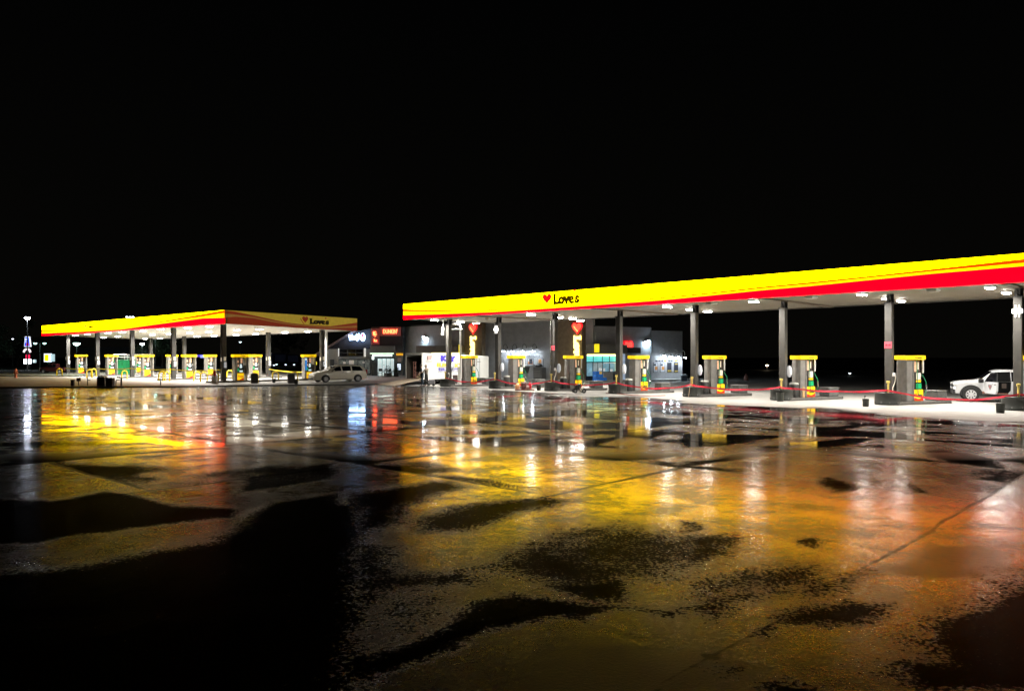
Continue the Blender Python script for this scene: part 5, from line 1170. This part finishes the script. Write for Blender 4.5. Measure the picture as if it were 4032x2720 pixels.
# tower of signs
D = 130; t = thing('sign_tower', 'tall roadside sign stack with blue trapezoid, white arch and red square', 'sign', (at(105,D), D, 0))
w = D/F; Z = lambda py: hz(py, D)
MB().cbox(-.25,.25,.3,.7,0,Z(1328),.03).build('pole', DARK, t)
def P2(pts, d0, d1, m, nm, par): 
    mb = MB(); mb.prism([((x-105)*w, Z(y)) for x, y in pts], d0, d1, (0,0,0), (1,0,0), (0,0,1), (0,-1,0)); return mb.build(nm, m, par)
SW = lit('sign white', (.85,.9,1), 1.4); SBL = lit('sign blue', (.03,.10,.85), 1.0); SRD = lit('sign crimson', (1,.02,.10), 1.1)
a = P2([(95,1365),(120,1365),(115,1325),(98,1325)], -.3, .0, SW, 'blue_sign', t)
P2([(97,1363),(118,1363),(113.5,1327),(99.5,1327)], .01, .03, SBL, 'sign_face', a)
mb = MB(); put_text(mb, 'T', ((102.5-105)*w, -.04, Z(1341)), (1,0,0), (0,0,1), 7*w, 16*w, bold=.05, depth=.02, mi=0); put_text(mb, 'A', ((109-105)*w, -.06, Z(1350)), (1,0,0), (0,0,1), 10*w, 20*w, bold=.05, depth=.02, mi=1); mb.build('lettering', [SW, SRD], a)
arc_ = [(105+15*math.cos(th), 1386-15*math.sin(th)) for th in [math.pi*k/12 for k in range(13)]] + [(105-10*math.cos(th), 1388-11*math.sin(th)) for th in [math.pi*k/12 for k in range(13)]]
P2(arc_, -.2, .0, lit('arch white', (1,.85,.9), 1.3), 'arch_sign', t)
b_ = P2([(101,1413),(115,1413),(115,1396),(101,1396)], -.2, 0, SRD, 'square_sign', t); P2([(105,1409),(111,1409),(111,1402),(105,1402)], .01, .03, lit('sign dark red', (.5,.0,.06), .8), 'sign_face', b_)
P2([(93,1432),(119,1432),(119,1414),(93,1414)], -.3, 0, lit('white panel glow', (.85,.95,1), 5.0, 0), 'white_panel', t)
P2([(123,1428),(130,1428),(130,1416),(123,1416)], -.9, -.5, lit('pale teal glow', (.6,.85,.9), .8), 'side_panel', t)
D = 120; t = thing('roadside_sign', 'boxy white sign with a yellow square and glowing side', 'sign', (at(188,D), D, 0)); w = D/F; Z = lambda py: hz(py, D)
mb = MB(); mb.cyl((0,.4,0),(0,.4,Z(1424)),.12,n=8); mb.build('pole', COLD, t)
mb = MB(); mb.box((173-188)*w,(197-188)*w,0,.5,Z(1425),Z(1392)); bxs = mb.build('box', SW, t)
mb = MB(); mb.box((176-188)*w,(191-188)*w,-.04,-.002,Z(1421),Z(1396)); mb.build('yellow_face', lit('sign lemon', (1,.85,.0), 1.3), bxs)
mb = MB(); mb.box((198-188)*w,(207-188)*w,.1,.6,Z(1423),Z(1394)); mb.build('side_face', lit('pale teal glow', (.6,.85,.9), .8), t)
# long blue lit canopy band, dim buildings
D = 170; t = thing('far_canopy', 'distant forecourt canopy edged with a violet blue light band', 'canopy', (at(788,D), D, 0)); w = D/F
MB().box(-62*w, 62*w, 0, 8, hz(1408,D), hz(1396,D)).build('roof', mat('far roof', (.1,.1,.12), .6), t)
MB().box(-62*w, 58*w, -.1, -.01, hz(1405,D), hz(1397,D)).build('light_band', lit('violet blue band', (.16,.10,.95), .75, .5, .2), t)
MB().box(2*w, 20*w, -.2, -.11, hz(1409,D), hz(1398,D)).build('lit_panel', lit('blue lit panel', (.35,.42,1), 1.0, .5, 1), t); MB().box(26*w, 58*w, -.2, -.11, hz(1404,D), hz(1398,D)).build('lit_panel', lit('sky lit panel', (.45,.7,1), .9, .3, 1), t)
for x in (-50,50): mb = MB(); mb.cyl((x*w,3,0),(x*w,3,hz(1408,D)),.2,n=8); mb.build('post', COLD, t)
t = thing('warehouse', 'long low grey building dimly lit behind the wide canopy pumps', 'building', (at(440,190), 190, 0)); w = 190/F
MB().box(-130*w, 150*w, 0, 12, 0, hz(1384,190)).build('wall', mat('warehouse grey', (.30,.31,.32), .7), t)
mb = MB(); mb.prism([(-135*w,hz(1384,190)),(155*w,hz(1384,190)),(140*w,hz(1366,190)),(-120*w,hz(1366,190))], -10, .3, (0,0,0), (1,0,0), (0,0,1), (0,-1,0)); mb.build('roof', mat('warehouse roof', (.26,.27,.29), .7), t)
mb = MB(); [mb.box(-100*w+40*w*k, -85*w+40*w*k, -.05, -.01, .5, 3.0) for k in range(6)]; mb.build('door', mat('warehouse door', (.16,.16,.16), .7), t)
street_lamp('pale lamp before the long low grey building', 560, 1352, 165, (.85,.95,1), 26, 1, .45)  # lamp added so the grey building shows
def tree(label, px, D, zc, rx, rz, n, seed, dark=1.0):
    t = thing('tree', label, 'tree', (at(px,D), D, 0), 0, 'trees far behind the forecourt'); rnd = random.Random(seed)
    mb = MB(); mb.tube([(0,0,0),(.1,0,zc*.4),(-.05,.1,zc*.8),(.1,0,zc+rz*.4)], [.35,.28,.18,.06], 8)
    for k in range(7):
        a = k*.9; mb.tube([(0,0,zc*.55+.1*k),(math.cos(a)*rx*.4, math.sin(a)*rx*.4, zc*.8+.25*k),(math.cos(a)*rx*.75, math.sin(a)*rx*.75, zc+rz*.2)], [.12,.08,.03], 6)
    mb.build('trunk', mat('bark', (.10,.08,.06), .9), t)
    mb = MB(); cl = [(rnd.gauss(0,.45)*rx, rnd.gauss(0,.45)*rx, zc + rnd.gauss(0,.42)*rz, rnd.uniform(.14,.3)*rx) for _ in range(26)]
    for k in range(n):
        c = cl[rnd.randrange(26)]; p = Vector((c[0]+rnd.gauss(0,.5)*c[3], c[1]+rnd.gauss(0,.5)*c[3], c[2]+rnd.gauss(0,.45)*c[3]))
        a = Vector((rnd.uniform(-1,1),rnd.uniform(-1,1),rnd.uniform(-1,1))).normalized()*rnd.uniform(.16,.32); b = a.orthogonal().normalized()*.15
        mb.quad(p-a, p+b, p+a, p-b)
    mb.build('crown', mat('night leaves', (.09,.12,.07), .7, var=.4), t)
tree('broad tree lit greenish behind the wide canopy', 640, 172, 4.6, 5.0, 2.4, 3200, 3)
tree('tree lit pale green at the left picture edge', -8, 150, 4.2, 3.4, 2.8, 2200, 5)
tree('dark tree almost lost beyond the hydrant', 70, 175, 4.6, 5.5, 3.2, 2000, 8)
tree('dark tree in the gap behind the blue poster pump', 1110, 185, 5.5, 4.2, 3.4, 1800, 11)
street_lamp('lamp at the foot of the broad greenish tree', 612, 1330, 166, (.55,1,.85), 22, 1, .35)  # added light source for the tree, out of sight behind the canopy
street_lamp('greenish lamp cut by the left picture edge', -20, 1335, 143, (.5,1,.85), 12, 1, .35)  # added outside the view to brighten the edge tree
t = thing('parked_trailer', 'row of dark parked trailers under the far cold lamps', 'trailer', (at(1110,175), 175, 0))
mb = MB(); [mb.cbox(-4.5+2.9*k, -2.0+2.9*k, 0, 9, .9, 3.0-.25*k, .05) for k in range(3)]
mb.build('body', mat('night blue trailer', (.05,.06,.16), .5), t)
for k in range(3): mb = MB(); mb.cyl((-4.3+2.9*k,.3,.45),(-2.2+2.9*k,.3,.45),.45,n=10); mb.build('wheel', RUBB, t)
t = thing('standing_cone', 'dim pinkish pointed marker far out in the dark behind the fifth pump', 'marker', (at(2938,73), 73, 0)); t.scale = (.8,.8,.65)
mb = MB(); mb.lathe([(.32,0),(.30,.05),(.28,.1),(.26,.35),(.24,.6),(.05,1.05)], 12); mb.build('marker', mat('dusty pink', (.30,.15,.13), .7), t)
mb = MB(); mb.lathe([(.36,0),(.36,.04)], 12); mb.build('foot', DARK, t)
# ------------------------------------------------------------------ ground
def trace(ox, oy, k, pts): return [gp(ox + x/k, max(oy + y/k, 1500))[:2] for x, y in pts]
KA, KB = 1.73, 1.73
PUD = []
def pa(*p, w=1.0): PUD.append((trace(0,1480,KA,p), w, 1.0))
def pb(*p, w=1.0, soft=1.0): PUD.append((trace(1344,1480,KA,p), w, soft))
def pc(*p, w=1.0): PUD.append((trace(2688,1480,KA,p), w, 1.0))
def pd(*p, w=1.0, soft=1.0): PUD.append((trace(0,2000,KA,p), w, soft))
def pe(*p, w=1.0, soft=1.0): PUD.append((trace(1344,2000,KA,p), w, soft))
def pf(*p, w=1.0, soft=1.0): PUD.append((trace(2688,2000,KA,p), w, soft))
pb((440,740),(600,705),(760,715),(900,755),(840,780),(640,830),(480,900),(420,1000),(250,1073),(0,1073),(0,800),(250,760), w=.9, soft=2)
pb((450,960),(900,860),(1200,830),(1400,820),(1590,850),(1400,905),(1250,930),(1080,1000),(850,1073),(450,1073), w=.8, soft=2)
pb((440,610),(560,605),(700,630),(740,645),(600,640)); pb((1060,705),(1200,715),(1300,730),(1200,730), w=.6)
pb((1660,560),(1750,540),(2000,520),(2325,490),(2325,540),(2120,570),(1850,580)); pb((1060,470),(1220,500),(1430,515),(1590,480),(1680,440),(1920,405),(1860,430),(1720,480),(1560,525),(1200,530))
pb((2100,575),(2325,590),(2325,630),(2180,610)); pb((0,215),(350,225),(620,240),(330,245),(0,240)); pb((700,395),(1000,370),(1280,375),(1000,400)); pb((800,430),(1100,415),(1400,395),(1290,420),(1000,445))
pb((1250,340),(1700,330),(1950,345),(1900,360),(1300,365), w=.7); pb((1700,390),(2000,365),(2325,380),(2325,400),(1950,400), w=.8)
pc((890,490),(880,450),(1110,420),(1300,425),(1080,480)); pc((900,350),(1330,325),(1080,365),(890,375)); pc((1600,515),(1750,500),(1950,530),(2160,570),(2230,640),(2000,620),(1800,590))
pc((930,690),(1010,690),(1190,740),(1200,765),(1060,800),(960,750)); pc((1520,710),(1700,780),(1710,810),(1540,800), w=.6); pc((1950,700),(2150,650),(2240,680),(2230,740),(2100,720), w=.8)
pc((1640,270),(1860,280),(1860,295),(1620,285)); pc((900,240),(1300,255),(1500,275),(900,255)); pc((0,980),(130,990),(180,1040),(60,1073),(0,1073), w=.6)
pc((0,390),(250,400),(500,400),(700,410),(280,475),(0,490)); pc((300,245),(480,245),(350,265)); pc((0,580),(170,570),(400,520),(620,500),(730,500),(480,550),(190,600),(0,625))
pe((1090,290),(1350,190),(1700,110),(1900,130),(1850,190),(1700,240),(1640,300),(1900,350),(2325,200),(2325,480),(2000,500),(1960,640),(1600,620),(1350,530),(1150,470),(860,410), w=.8, soft=3.2)
pe((1350,520),(1700,500),(1960,500),(1985,640),(1700,640),(1450,570))
pe((850,640),(1150,570),(1300,600),(1600,640),(1900,660),(2325,700),(2325,790),(2000,690),(1750,730),(1650,775),(1450,740),(1200,800),(950,870),(770,970),(500,1090),(250,1180),(0,1246),(0,1000),(300,950),(600,840), w=.9)
pe((0,180),(420,270),(330,370),(500,430),(850,430),(1000,480),(1050,530),(700,560),(400,590),(150,700),(150,1000),(0,1000), w=.85, soft=2.5)
pf((0,180),(200,180),(400,200),(300,300),(200,370),(0,380), soft=1.8); pf((700,220),(900,200),(980,240),(880,280), w=.6); pf((700,500),(1000,480),(1150,430),(1240,410),(1050,570),(840,640), w=.8, soft=2)
pf((680,700),(900,660),(1100,620),(1400,650),(1350,740),(1150,800),(800,810),(600,790), soft=1.6); pf((0,690),(150,620),(400,540),(700,600),(400,640),(180,790), w=.9, soft=2); pf((470,860),(640,820),(630,910),(540,900), w=.8)
pf((2325,560),(2200,560),(2000,680),(1750,740),(1680,830),(1620,880),(1750,960),(1740,1050),(1330,1030),(1500,1110),(1600,1246),(2600,1246),(2600,560))
pf((210,1080),(400,1080),(400,1140),(260,1150), w=.9); pf((480,1190),(700,1160),(900,1246),(1000,1400),(450,1400))
pa((700,780),(900,800),(1300,900),(1650,940),(1650,965),(1350,990),(950,1030),(700,1073),(0,1073),(0,880),(300,860), w=.9)
pa((290,230),(700,215),(710,205),(300,215)); pa((290,370),(640,345),(640,355),(300,385)); pa((740,360),(870,365),(930,380),(760,380)); pa((390,470),(700,440),(940,435),(900,455),(600,475)); pa((0,540),(300,530),(500,560),(250,590),(0,590)); pa((930,545),(1300,520),(1000,560), w=.7)
pa((1860,860),(2325,790),(2400,1073),(1800,1073),(1680,960)); pa((1600,690),(1900,640),(2325,570),(2325,700),(1900,760),(1600,800), w=.55)
pd((-900,-100),(1700,0),(1640,60),(1400,80),(900,130),(450,200),(250,240),(-900,300)); pd((1650,80),(2500,-60),(2500,1246),(2400,1500),(-900,1500),(-900,480),(270,420),(650,370),(950,300),(1200,260),(1400,230), soft=1.8)

pe((900,420),(1100,250),(1500,150),(1900,60),(2325,150),(2700,180),(2760,300),(2600,420),(2325,520),(1900,480),(1300,520), w=.35, soft=4)
pf((250,420),(700,330),(1000,380),(1100,520),(800,640),(500,600),(200,640),(0,700),(0,450), w=.35, soft=3)
pf((2325,420),(2000,520),(1700,700),(1500,850),(1500,1000),(1200,1100),(1500,1246),(2600,1246),(2600,420), w=.45, soft=3)
def poly_sd(P, pts):                                       # signed distance to an outline, positive inside
    pts = np.array(pts); n = len(pts); d2 = np.full(len(P), 1e9); ins = np.zeros(len(P), bool)
    for i in range(n):
        a, b = pts[i], pts[(i+1) % n]; e = b - a; w = P - a
        t = np.clip((w @ e) / max(e @ e, 1e-9), 0, 1); r = w - t[:,None]*e
        d2 = np.minimum(d2, (r*r).sum(1))
        c = ((a[1] <= P[:,1]) != (b[1] <= P[:,1]))
        if abs(e[1]) > 1e-9: ins ^= c & (P[:,0] < a[0] + (P[:,1]-a[1])*e[0]/e[1])
    d = np.sqrt(d2); return np.where(ins, d, -d)
def value_noise(P, sc, seed):
    rng = np.random.RandomState(seed); T = rng.rand(256,256); Q = P*sc; i = np.floor(Q).astype(int); f = Q - i; f = f*f*(3-2*f)
    g = lambda a, b: T[(i[:,0]+a) % 256, (i[:,1]+b) % 256]
    return (g(0,0)*(1-f[:,0]) + g(1,0)*f[:,0])*(1-f[:,1]) + (g(0,1)*(1-f[:,0]) + g(1,1)*f[:,0])*f[:,1]
def fbm(P, sc, seed, o=4): return sum(value_noise(P + 17.3*k, sc*2**k, seed+k)*.5**k for k in range(o)) / sum(.5**k for k in range(o))
def grid(xs, ys):
    X, Y = np.meshgrid(xs, ys); nx, ny = len(xs), len(ys)
    idx = np.arange(nx*ny).reshape(ny, nx)
    q = np.stack([idx[:-1,:-1], idx[:-1,1:], idx[1:,1:], idx[1:,:-1]], -1).reshape(-1,4)
    return np.stack([X.ravel(), Y.ravel()], 1), q
V1, Q1 = grid(np.arange(-13, 14.01, .075), np.arange(2.0, 17.01, .075))
V2, Q2 = grid(np.concatenate([np.arange(-70,-13,.5)[:-0 or None], np.arange(-13,14.01,.15), np.arange(14.2,50,.5)]), np.arange(17.0, 60.01, .16))
V3, Q3 = grid(np.concatenate([np.arange(-70,-13,1.0), [-13.0]]), np.arange(2.0,17.01,.5)); V4, Q4 = grid(np.arange(14.0,50,1.0), np.arange(2.0,17.01,.5)); V5, Q5 = grid(np.arange(-130,131,2.0), np.arange(60.0,126,1.0))
allV, allQ, o = [], [], 0
for v, q in ((V1,Q1),(V2,Q2),(V3,Q3),(V4,Q4),(V5,Q5)): allV.append(v); allQ.append(q+o); o += len(v)
GV = np.concatenate(allV); GQ = np.concatenate(allQ)
wob = np.stack([fbm(GV, .9, 1)-.5, fbm(GV, .9, 9)-.5], 1)
D_ = GV[:,1]
wob2 = np.stack([fbm(GV, 3.1, 21)-.5, fbm(GV, 3.1, 29)-.5], 1)
pud = np.full(len(GV), -1.0)
for pts, w, soft in PUD:
    lo = np.min(pts, 0) - 2; hi = np.max(pts, 0) + 2; near = np.all((GV > lo) & (GV < hi), 1)
    if not near.any(): continue
    Pn = GV[near] + wob[near]*(.16 + .006*D_[near])[:,None] + wob2[near]*(.10 + .004*D_[near])[:,None]
    sd = poly_sd(Pn, pts); fr_ = np.clip((D_[near]-17)/4, 0, 1); sc = .14 + .009*D_[near] - fr_*.16; sc = sc*soft; sd = sd + .10*fr_
    pud[near] = np.maximum(pud[near], np.clip(sd/sc, -1, 1)*(.6+.4*w) - (1-w)*.35)
# wet slab joints: along the lanes and across them
un = GV @ np.array([U.x, U.y]); nn = GV @ np.array([N.x, N.y])
wig = (fbm(GV, .7, 33)-.5)*.16
def joints(c, off, sp, wd):
    d = np.abs((c + wig - off + sp/2) % sp - sp/2); return np.clip(1 - d/wd, -1, 1)
jm = np.maximum(joints(nn, 5.5, 4.52, .04 + .0045*D_), joints(un, 2.95, 5.5, .04 + .0045*D_))
jm = jm - 1.0*np.clip((fbm(GV, .25, 51) - .5)*3 + .05, 0, 1.3)          # joints hold water only here and there
jm = np.where(D_ < 40, jm - .55*np.clip((16-D_)/3,0,1), -1)
jd1 = (nn + wig - 5.5) % 4.52; jd2 = (un + wig - 2.95) % 5.5                # water lying along the low side of the joints
pool = np.maximum((fbm(GV, .33, 301)-.36)*6.0 - jd1/.8, (fbm(GV, .33, 337)-.36)*6.0 - jd2/.9)
pool = np.clip(pool, -1, 1) - np.clip((16 - D_)/2, 0, 1.5) - np.clip((D_-46)/5, 0, 1.5)
pud = np.maximum(pud, pool)
# low ripples of standing water in the middle distance
far = np.clip((D_ - 15)/8, 0, 1)*np.clip((52 - D_)/8, 0, 1)
rip = fbm(GV @ np.array([[U.x, N.x],[U.y, N.y]]) * np.array([.55, 1.0]), .8, 71, 4)
rip2 = fbm(GV @ np.array([[U.x, N.x],[U.y, N.y]]) * np.array([.45, 1.3]), 1.7, 171, 4) - .03
pud = np.maximum(pud, (np.maximum(rip, rip2) - .605 + .025*np.clip((GV[:,0]-2)/10, -1, 1))*10*far - (1-far))
# dry, lamp lit concrete under and before the tall canopy, and over by the store
s_t = (GV - np.array([TP.x, TP.y])) @ np.array([TD.x, TD.y]); n_t = (GV - np.array([TP.x, TP.y])) @ np.array([N.x, N.y])
edge = fbm(GV @ np.array([[U.x, N.x],[U.y, N.y]]) * np.array([.35, 1.0]), .5, 91, 4)
dry = np.clip((n_t - 1.2 + .17*s_t + 7*(edge-.5))/2.5, 0, 1)
dry *= np.clip((s_t + 7)/3, 0, 1)
dry = np.maximum(dry, np.clip((GV[:,1]-62.5)/2, 0, 1)*.85)
slab = np.random.RandomState(5).rand(400,400)[(np.floor((nn-5.5)/4.52).astype(int)+200) % 400, (np.floor((un-2.95)/2.75).astype(int)+200) % 400]
pale = np.clip(poly_sd(GV + wob*.3, trace(1344,2000,KB,[(1150,1300),(1300,1110),(1480,970),(1750,905),(2000,930),(2180,1010),(2325,1040),(2600,1010),(2750,1110),(2650,1300),(2200,1500),(1300,1500)]))/.5 + .5, 0, 1)
pud = np.where(D_ < 12, np.maximum(pud, np.clip(poly_sd(GV + wob*.5, trace(1344,2000,KB,[(100,700),(400,600),(700,570),(860,640),(700,800),(400,950),(100,1050)]))/.3, -1, 1)*.5 - .32), pud)
pale = np.maximum(pale, .7*np.clip(poly_sd(GV + wob*.25, trace(2688,2000,KB,[(1300,430),(1550,330),(1720,250),(2000,260),(2200,300),(2230,430),(2100,480),(1700,470)]))/.25 + .5, 0, 1))
grain = np.clip((17.5 - D_ + 3*(fbm(GV, .5, 207)-.5))/8.5, 0, 1); grain = grain**1.2
me = bpy.data.meshes.new('ground'); me.vertices.add(len(GV)); me.loops.add(GQ.size); me.polygons.add(len(GQ))
co = np.zeros((len(GV),3), np.float32); co[:,:2] = GV
me.vertices.foreach_set('co', co.ravel()); me.loops.foreach_set('vertex_index', GQ.ravel().astype(np.int32)); me.polygons.foreach_set('loop_start', (np.arange(len(GQ))*4).astype(np.int32))
me.update(calc_edges=True)
for nm, arr in (('puddle', pud), ('dry', dry), ('joint', jm), ('grain', grain), ('slab', slab), ('pale', pale), ('grit', np.clip((20.5 - D_)/3, 0, 1))):
    at_ = me.attributes.new(nm, 'FLOAT', 'POINT'); at_.data.foreach_set('value', arr.astype(np.float32))
lot = bpy.data.objects.new('wet_pavement', me); COL.objects.link(lot); structure(lot)

def ground_mat():
    m = bpy.data.materials.new('wet concrete'); m.use_nodes = True; nt = m.node_tree; L = nt.links.new; b = nt.nodes['Principled BSDF']
    def nd(t, **k):
        n = nt.nodes.new(t)
        for a, v in k.items(): setattr(n, a, v)
        return n
    def mth(op, a, b_=None, c=None, clamp=False):
        n = nt.nodes.new('ShaderNodeMath'); n.operation = op; n.use_clamp = clamp
        for i, v in enumerate((a, b_, c)):
            if v is None: continue
            if isinstance(v, (int, float)): n.inputs[i].default_value = v
            else: L(v, n.inputs[i])
        return n.outputs[0]
    def mul(*a):
        r = a[0]
        for x in a[1:]: r = mth('MULTIPLY', r, x)
        return r
    def inv(a): return mth('SUBTRACT', 1.0, a)
    def mix(f, a, b_): return mth('ADD', mth('MULTIPLY', a, inv(f)), mth('MULTIPLY', b_, f))
    def sstep(v, lo, hi):
        n = nd('ShaderNodeMapRange', interpolation_type='SMOOTHSTEP'); L(v, n.inputs['Value']); n.inputs['From Min'].default_value = lo; n.inputs['From Max'].default_value = hi; return n.outputs[0]
    pos = nd('ShaderNodeNewGeometry').outputs['Position']
    A = lambda n: nd('ShaderNodeAttribute', attribute_name=n).outputs['Fac']
    P, Dr, Jt, Gr, Gt = A('puddle'), A('dry'), A('joint'), A('grain'), A('grit')
    def noise(sc, det=4, rough=.55):
        n = nd('ShaderNodeTexNoise'); L(pos, n.inputs['Vector']); n.inputs['Scale'].default_value = sc; n.inputs['Detail'].default_value = det; n.inputs['Roughness'].default_value = rough; return n.outputs['Fac']
    n1, n2, n3, n4, n5 = noise(1.1, 5), noise(6, 5, .65), noise(24, 4, .7), noise(.45, 3), noise(60, 3, .7)
    Sl, Pl = A('slab'), A('pale')
    edge = mth('ADD', mth('ADD', mul(mth('SUBTRACT', n2, .5), EDGE2), mul(mth('SUBTRACT', n3, .5), EDGE3)), mul(mth('SUBTRACT', n1, .5), .9))
    pud = sstep(mth('ADD', P, edge), -.05, .30)
    dry = sstep(mth('ADD', Dr, mul(mth('SUBTRACT', n1, .5), .5)), .25, .75)
    pud = mul(pud, inv(dry))
    jn = mul(sstep(mth('ADD', Jt, mul(mth('SUBTRACT', n2, .5), 1.4)), -.05, .4), inv(dry))
    matte = mul(pud, Gt); glass = mul(pud, inv(Gt))          # near the road the dips hold black grit, farther in they hold clear water
    # the concrete itself, darker where soaked
    tone = mul(mth('ADD', .72, mul(n1, .55)), mth('ADD', .75, mul(n3, .5)))
    val = mul(tone, mix(dry, mix(pud, WETV, .010), .36), inv(mul(jn, .7)))
    cc = nd('ShaderNodeCombineColor'); L(val, cc.inputs[0]); L(mul(val, .965), cc.inputs[1]); L(mul(val, .90), cc.inputs[2]); L(cc.outputs[0], b.inputs['Base Color'])
    rough = mix(dry, mix(glass, mix(matte, mth('ADD', FILM0, mul(n4, .15)), .5), .05), .62)
    L(rough, b.inputs['Roughness']); b.inputs['IOR'].default_value = 1.36
    L(mul(mix(dry, mix(matte, SPECF, .0), .28), inv(mul(jn, .7))), b.inputs['Specular IOR Level'])
    # the shining film on top
    thin = sstep(mth('ADD', mul(n1, .6), mul(n2, .4)), .34, .62)
    pep = mth('ADD', mul(sstep(mth('ADD', mul(n5, .6), mul(n3, .4)), .42, .56), mul(Gr, .5)), inv(mul(Gr, .5)))      # grit standing through the film
    cw = mul(pep, inv(dry), inv(mul(jn, .8)), mix(matte, mul(mth('ADD', .55, mul(thin, .45)), mth('ADD', .75, mul(Sl, .25)), inv(mul(Pl, .75))), .045))
    L(cw, b.inputs['Coat Weight'])
    L(mix(glass, mth('SUBTRACT', mth('ADD', mth('ADD', COAT0, mul(Sl, .035)), mul(inv(thin), COAT1)), mul(Gr, .065)), .075), b.inputs['Coat Roughness']); b.inputs['Coat IOR'].default_value = 1.8
    grain = mul(mth('ADD', .16, mul(Gr, 1.0)), inv(mul(glass, .9)), mth('ADD', .45, mul(n2, 1.1)))
    def bump(h, dist, st, prev=None):
        n = nd('ShaderNodeBump'); n.inputs['Distance'].default_value = dist; L(h, n.inputs['Height'])
        if isinstance(st, float): n.inputs['Strength'].default_value = st
        else: L(st, n.inputs['Strength'])
        if prev is not None: L(prev, n.inputs['Normal'])
        return n.outputs[0]
    h = mth('ADD', mul(n3, .6), mul(n5, .4))
    wave = noise(1.3, 4)
    L(bump(wave, .03, .06, bump(h, .016, mul(grain, BUMPS))), b.inputs['Normal'])
    L(bump(wave, .03, .06, bump(pud, .012, .5, bump(h, .016, mul(grain, BUMPC)))), b.inputs['Coat Normal'])
    return m
WETV, FILM0, SPECF, BUMPS, BUMPC, COAT0, COAT1, EDGE2, EDGE3 = .018, .36, .06, .55, .17, .09, .14, 1.5, 3.6
me.materials.append(ground_mat())
# outer land, raised forecourt of the car pumps, verge
mb = MB(); S = 900.0
mb.quad((-S,-60,-.06),(S,-60,-.06),(S,S,-.06),(-S,S,-.06)); structure(mb.build('ground', mat('dark land', (.035,.036,.030), .9, var=.4, nscale=.15)))
fp = [(-80,53.5),(-38,56.7),(-25.5,58.0),(-16.7,61.5),(-9.9,63.7),(-9.2,64.4),(4.0,79.5),(4.0,84),(-6,87.2),(-13,90.5),(-45,118),(-80,118)]
mb = MB(); n = len(fp); vs = [(x,y,-.02) for x, y in fp] + [(x,y,PADZ) for x, y in fp]
mb.add(vs, [tuple(range(n,2*n))]); mb.add(vs, [(i,(i+1)%n,n+(i+1)%n,n+i) for i in range(n)], 1)
FC = mat('forecourt concrete', (.30,.285,.26), .6, var=.22, nscale=.8, bump=.1, spec=.3)
structure(mb.build('forecourt', [FC, mat('kerb shade', (.05,.05,.05), .7)]))
mb = MB()
for a, b in zip(fp[:5], fp[1:6]):
    a, b = Vector((*a,0)), Vector((*b,0)); d = (b-a).normalized(); o_ = Vector((d.y,-d.x,0))*.16
    z0, z1 = -.02, PADZ+.012
    q = [a, b, b+o_, a+o_]; v_ = [Vector((p.x,p.y,z)) for z in (z0,z1) for p in q]; mb.add(v_, [(4,5,6,7),(2,3,7,6),(0,4,5,1),(1,5,6,2),(3,0,4,7)])
structure(mb.build('kerb', mat('dark kerb', (.045,.045,.045), .55, var=.25)))
mb = MB(); vg = [(-140,86),(-48,84.5),(-52,100),(-60,112),(-140,126)]; v_ = [(x,y,z) for z in (-.03,.16) for x, y in vg]; n = len(vg)
mb.add(v_, [tuple(range(n,2*n))] + [(i,(i+1)%n,n+(i+1)%n,n+i) for i in range(n)]); structure(mb.build('verge', mat('dark grass verge', (.05,.06,.035), .9, var=.4, nscale=2)))

# ------------------------------------------------------------------ night sky, camera, render settings
W = bpy.data.worlds.new('World'); SC.world = W; W.use_nodes = True; nt = W.node_tree; bg = nt.nodes['Background']
sk = nt.nodes.new('ShaderNodeTexSky'); sk.sky_type = 'NISHITA'; sk.sun_disc = False; sk.sun_elevation = R(-6); sk.sun_rotation = R(200)
tcw = nt.nodes.new('ShaderNodeTexCoord'); sep = nt.nodes.new('ShaderNodeSeparateXYZ'); nt.links.new(tcw.outputs['Generated'], sep.inputs[0])
rp = nt.nodes.new('ShaderNodeValToRGB'); rp.color_ramp.elements[0].position = 0.0; rp.color_ramp.elements[0].color = (.038,.035,.027,1)      # town glow low in the sky
rp.color_ramp.elements[1].position = .42; rp.color_ramp.elements[1].color = (.011,.012,.012,1); nt.links.new(sep.outputs['Z'], rp.inputs[0])
gm = nt.nodes.new('ShaderNodeMix'); gm.data_type = 'RGBA'; gm.inputs[0].default_value = .9
nt.links.new(sk.outputs[0], gm.inputs[6]); nt.links.new(rp.outputs[0], gm.inputs[7])
nt.links.new(gm.outputs[2], bg.inputs['Color']); bg.inputs['Strength'].default_value = .06
cam = bpy.data.cameras.new('camera'); co_ = bpy.data.objects.new('camera', cam); COL.objects.link(co_)
cam.sensor_width = 36; cam.lens = F/4032*36; cam.shift_y = 40/4032; cam.clip_end = 2500; cam.clip_start = .1
co_.location = (0,0,EYE); co_.rotation_euler = (R(90),0,0); SC.camera = co_
SC.render.engine = 'CYCLES'
SC.view_settings.view_transform = 'Standard'; SC.view_settings.look = 'None'; SC.view_settings.exposure = 0; SC.view_settings.gamma = 1
SC.cycles.use_denoising = True; SC.cycles.sample_clamp_indirect = 8; SC.cycles.sample_clamp_direct = 0; SC.cycles.max_bounces = 6; SC.cycles.caustics_reflective = False; SC.cycles.caustics_refractive = False
SC.cycles.use_light_tree = True
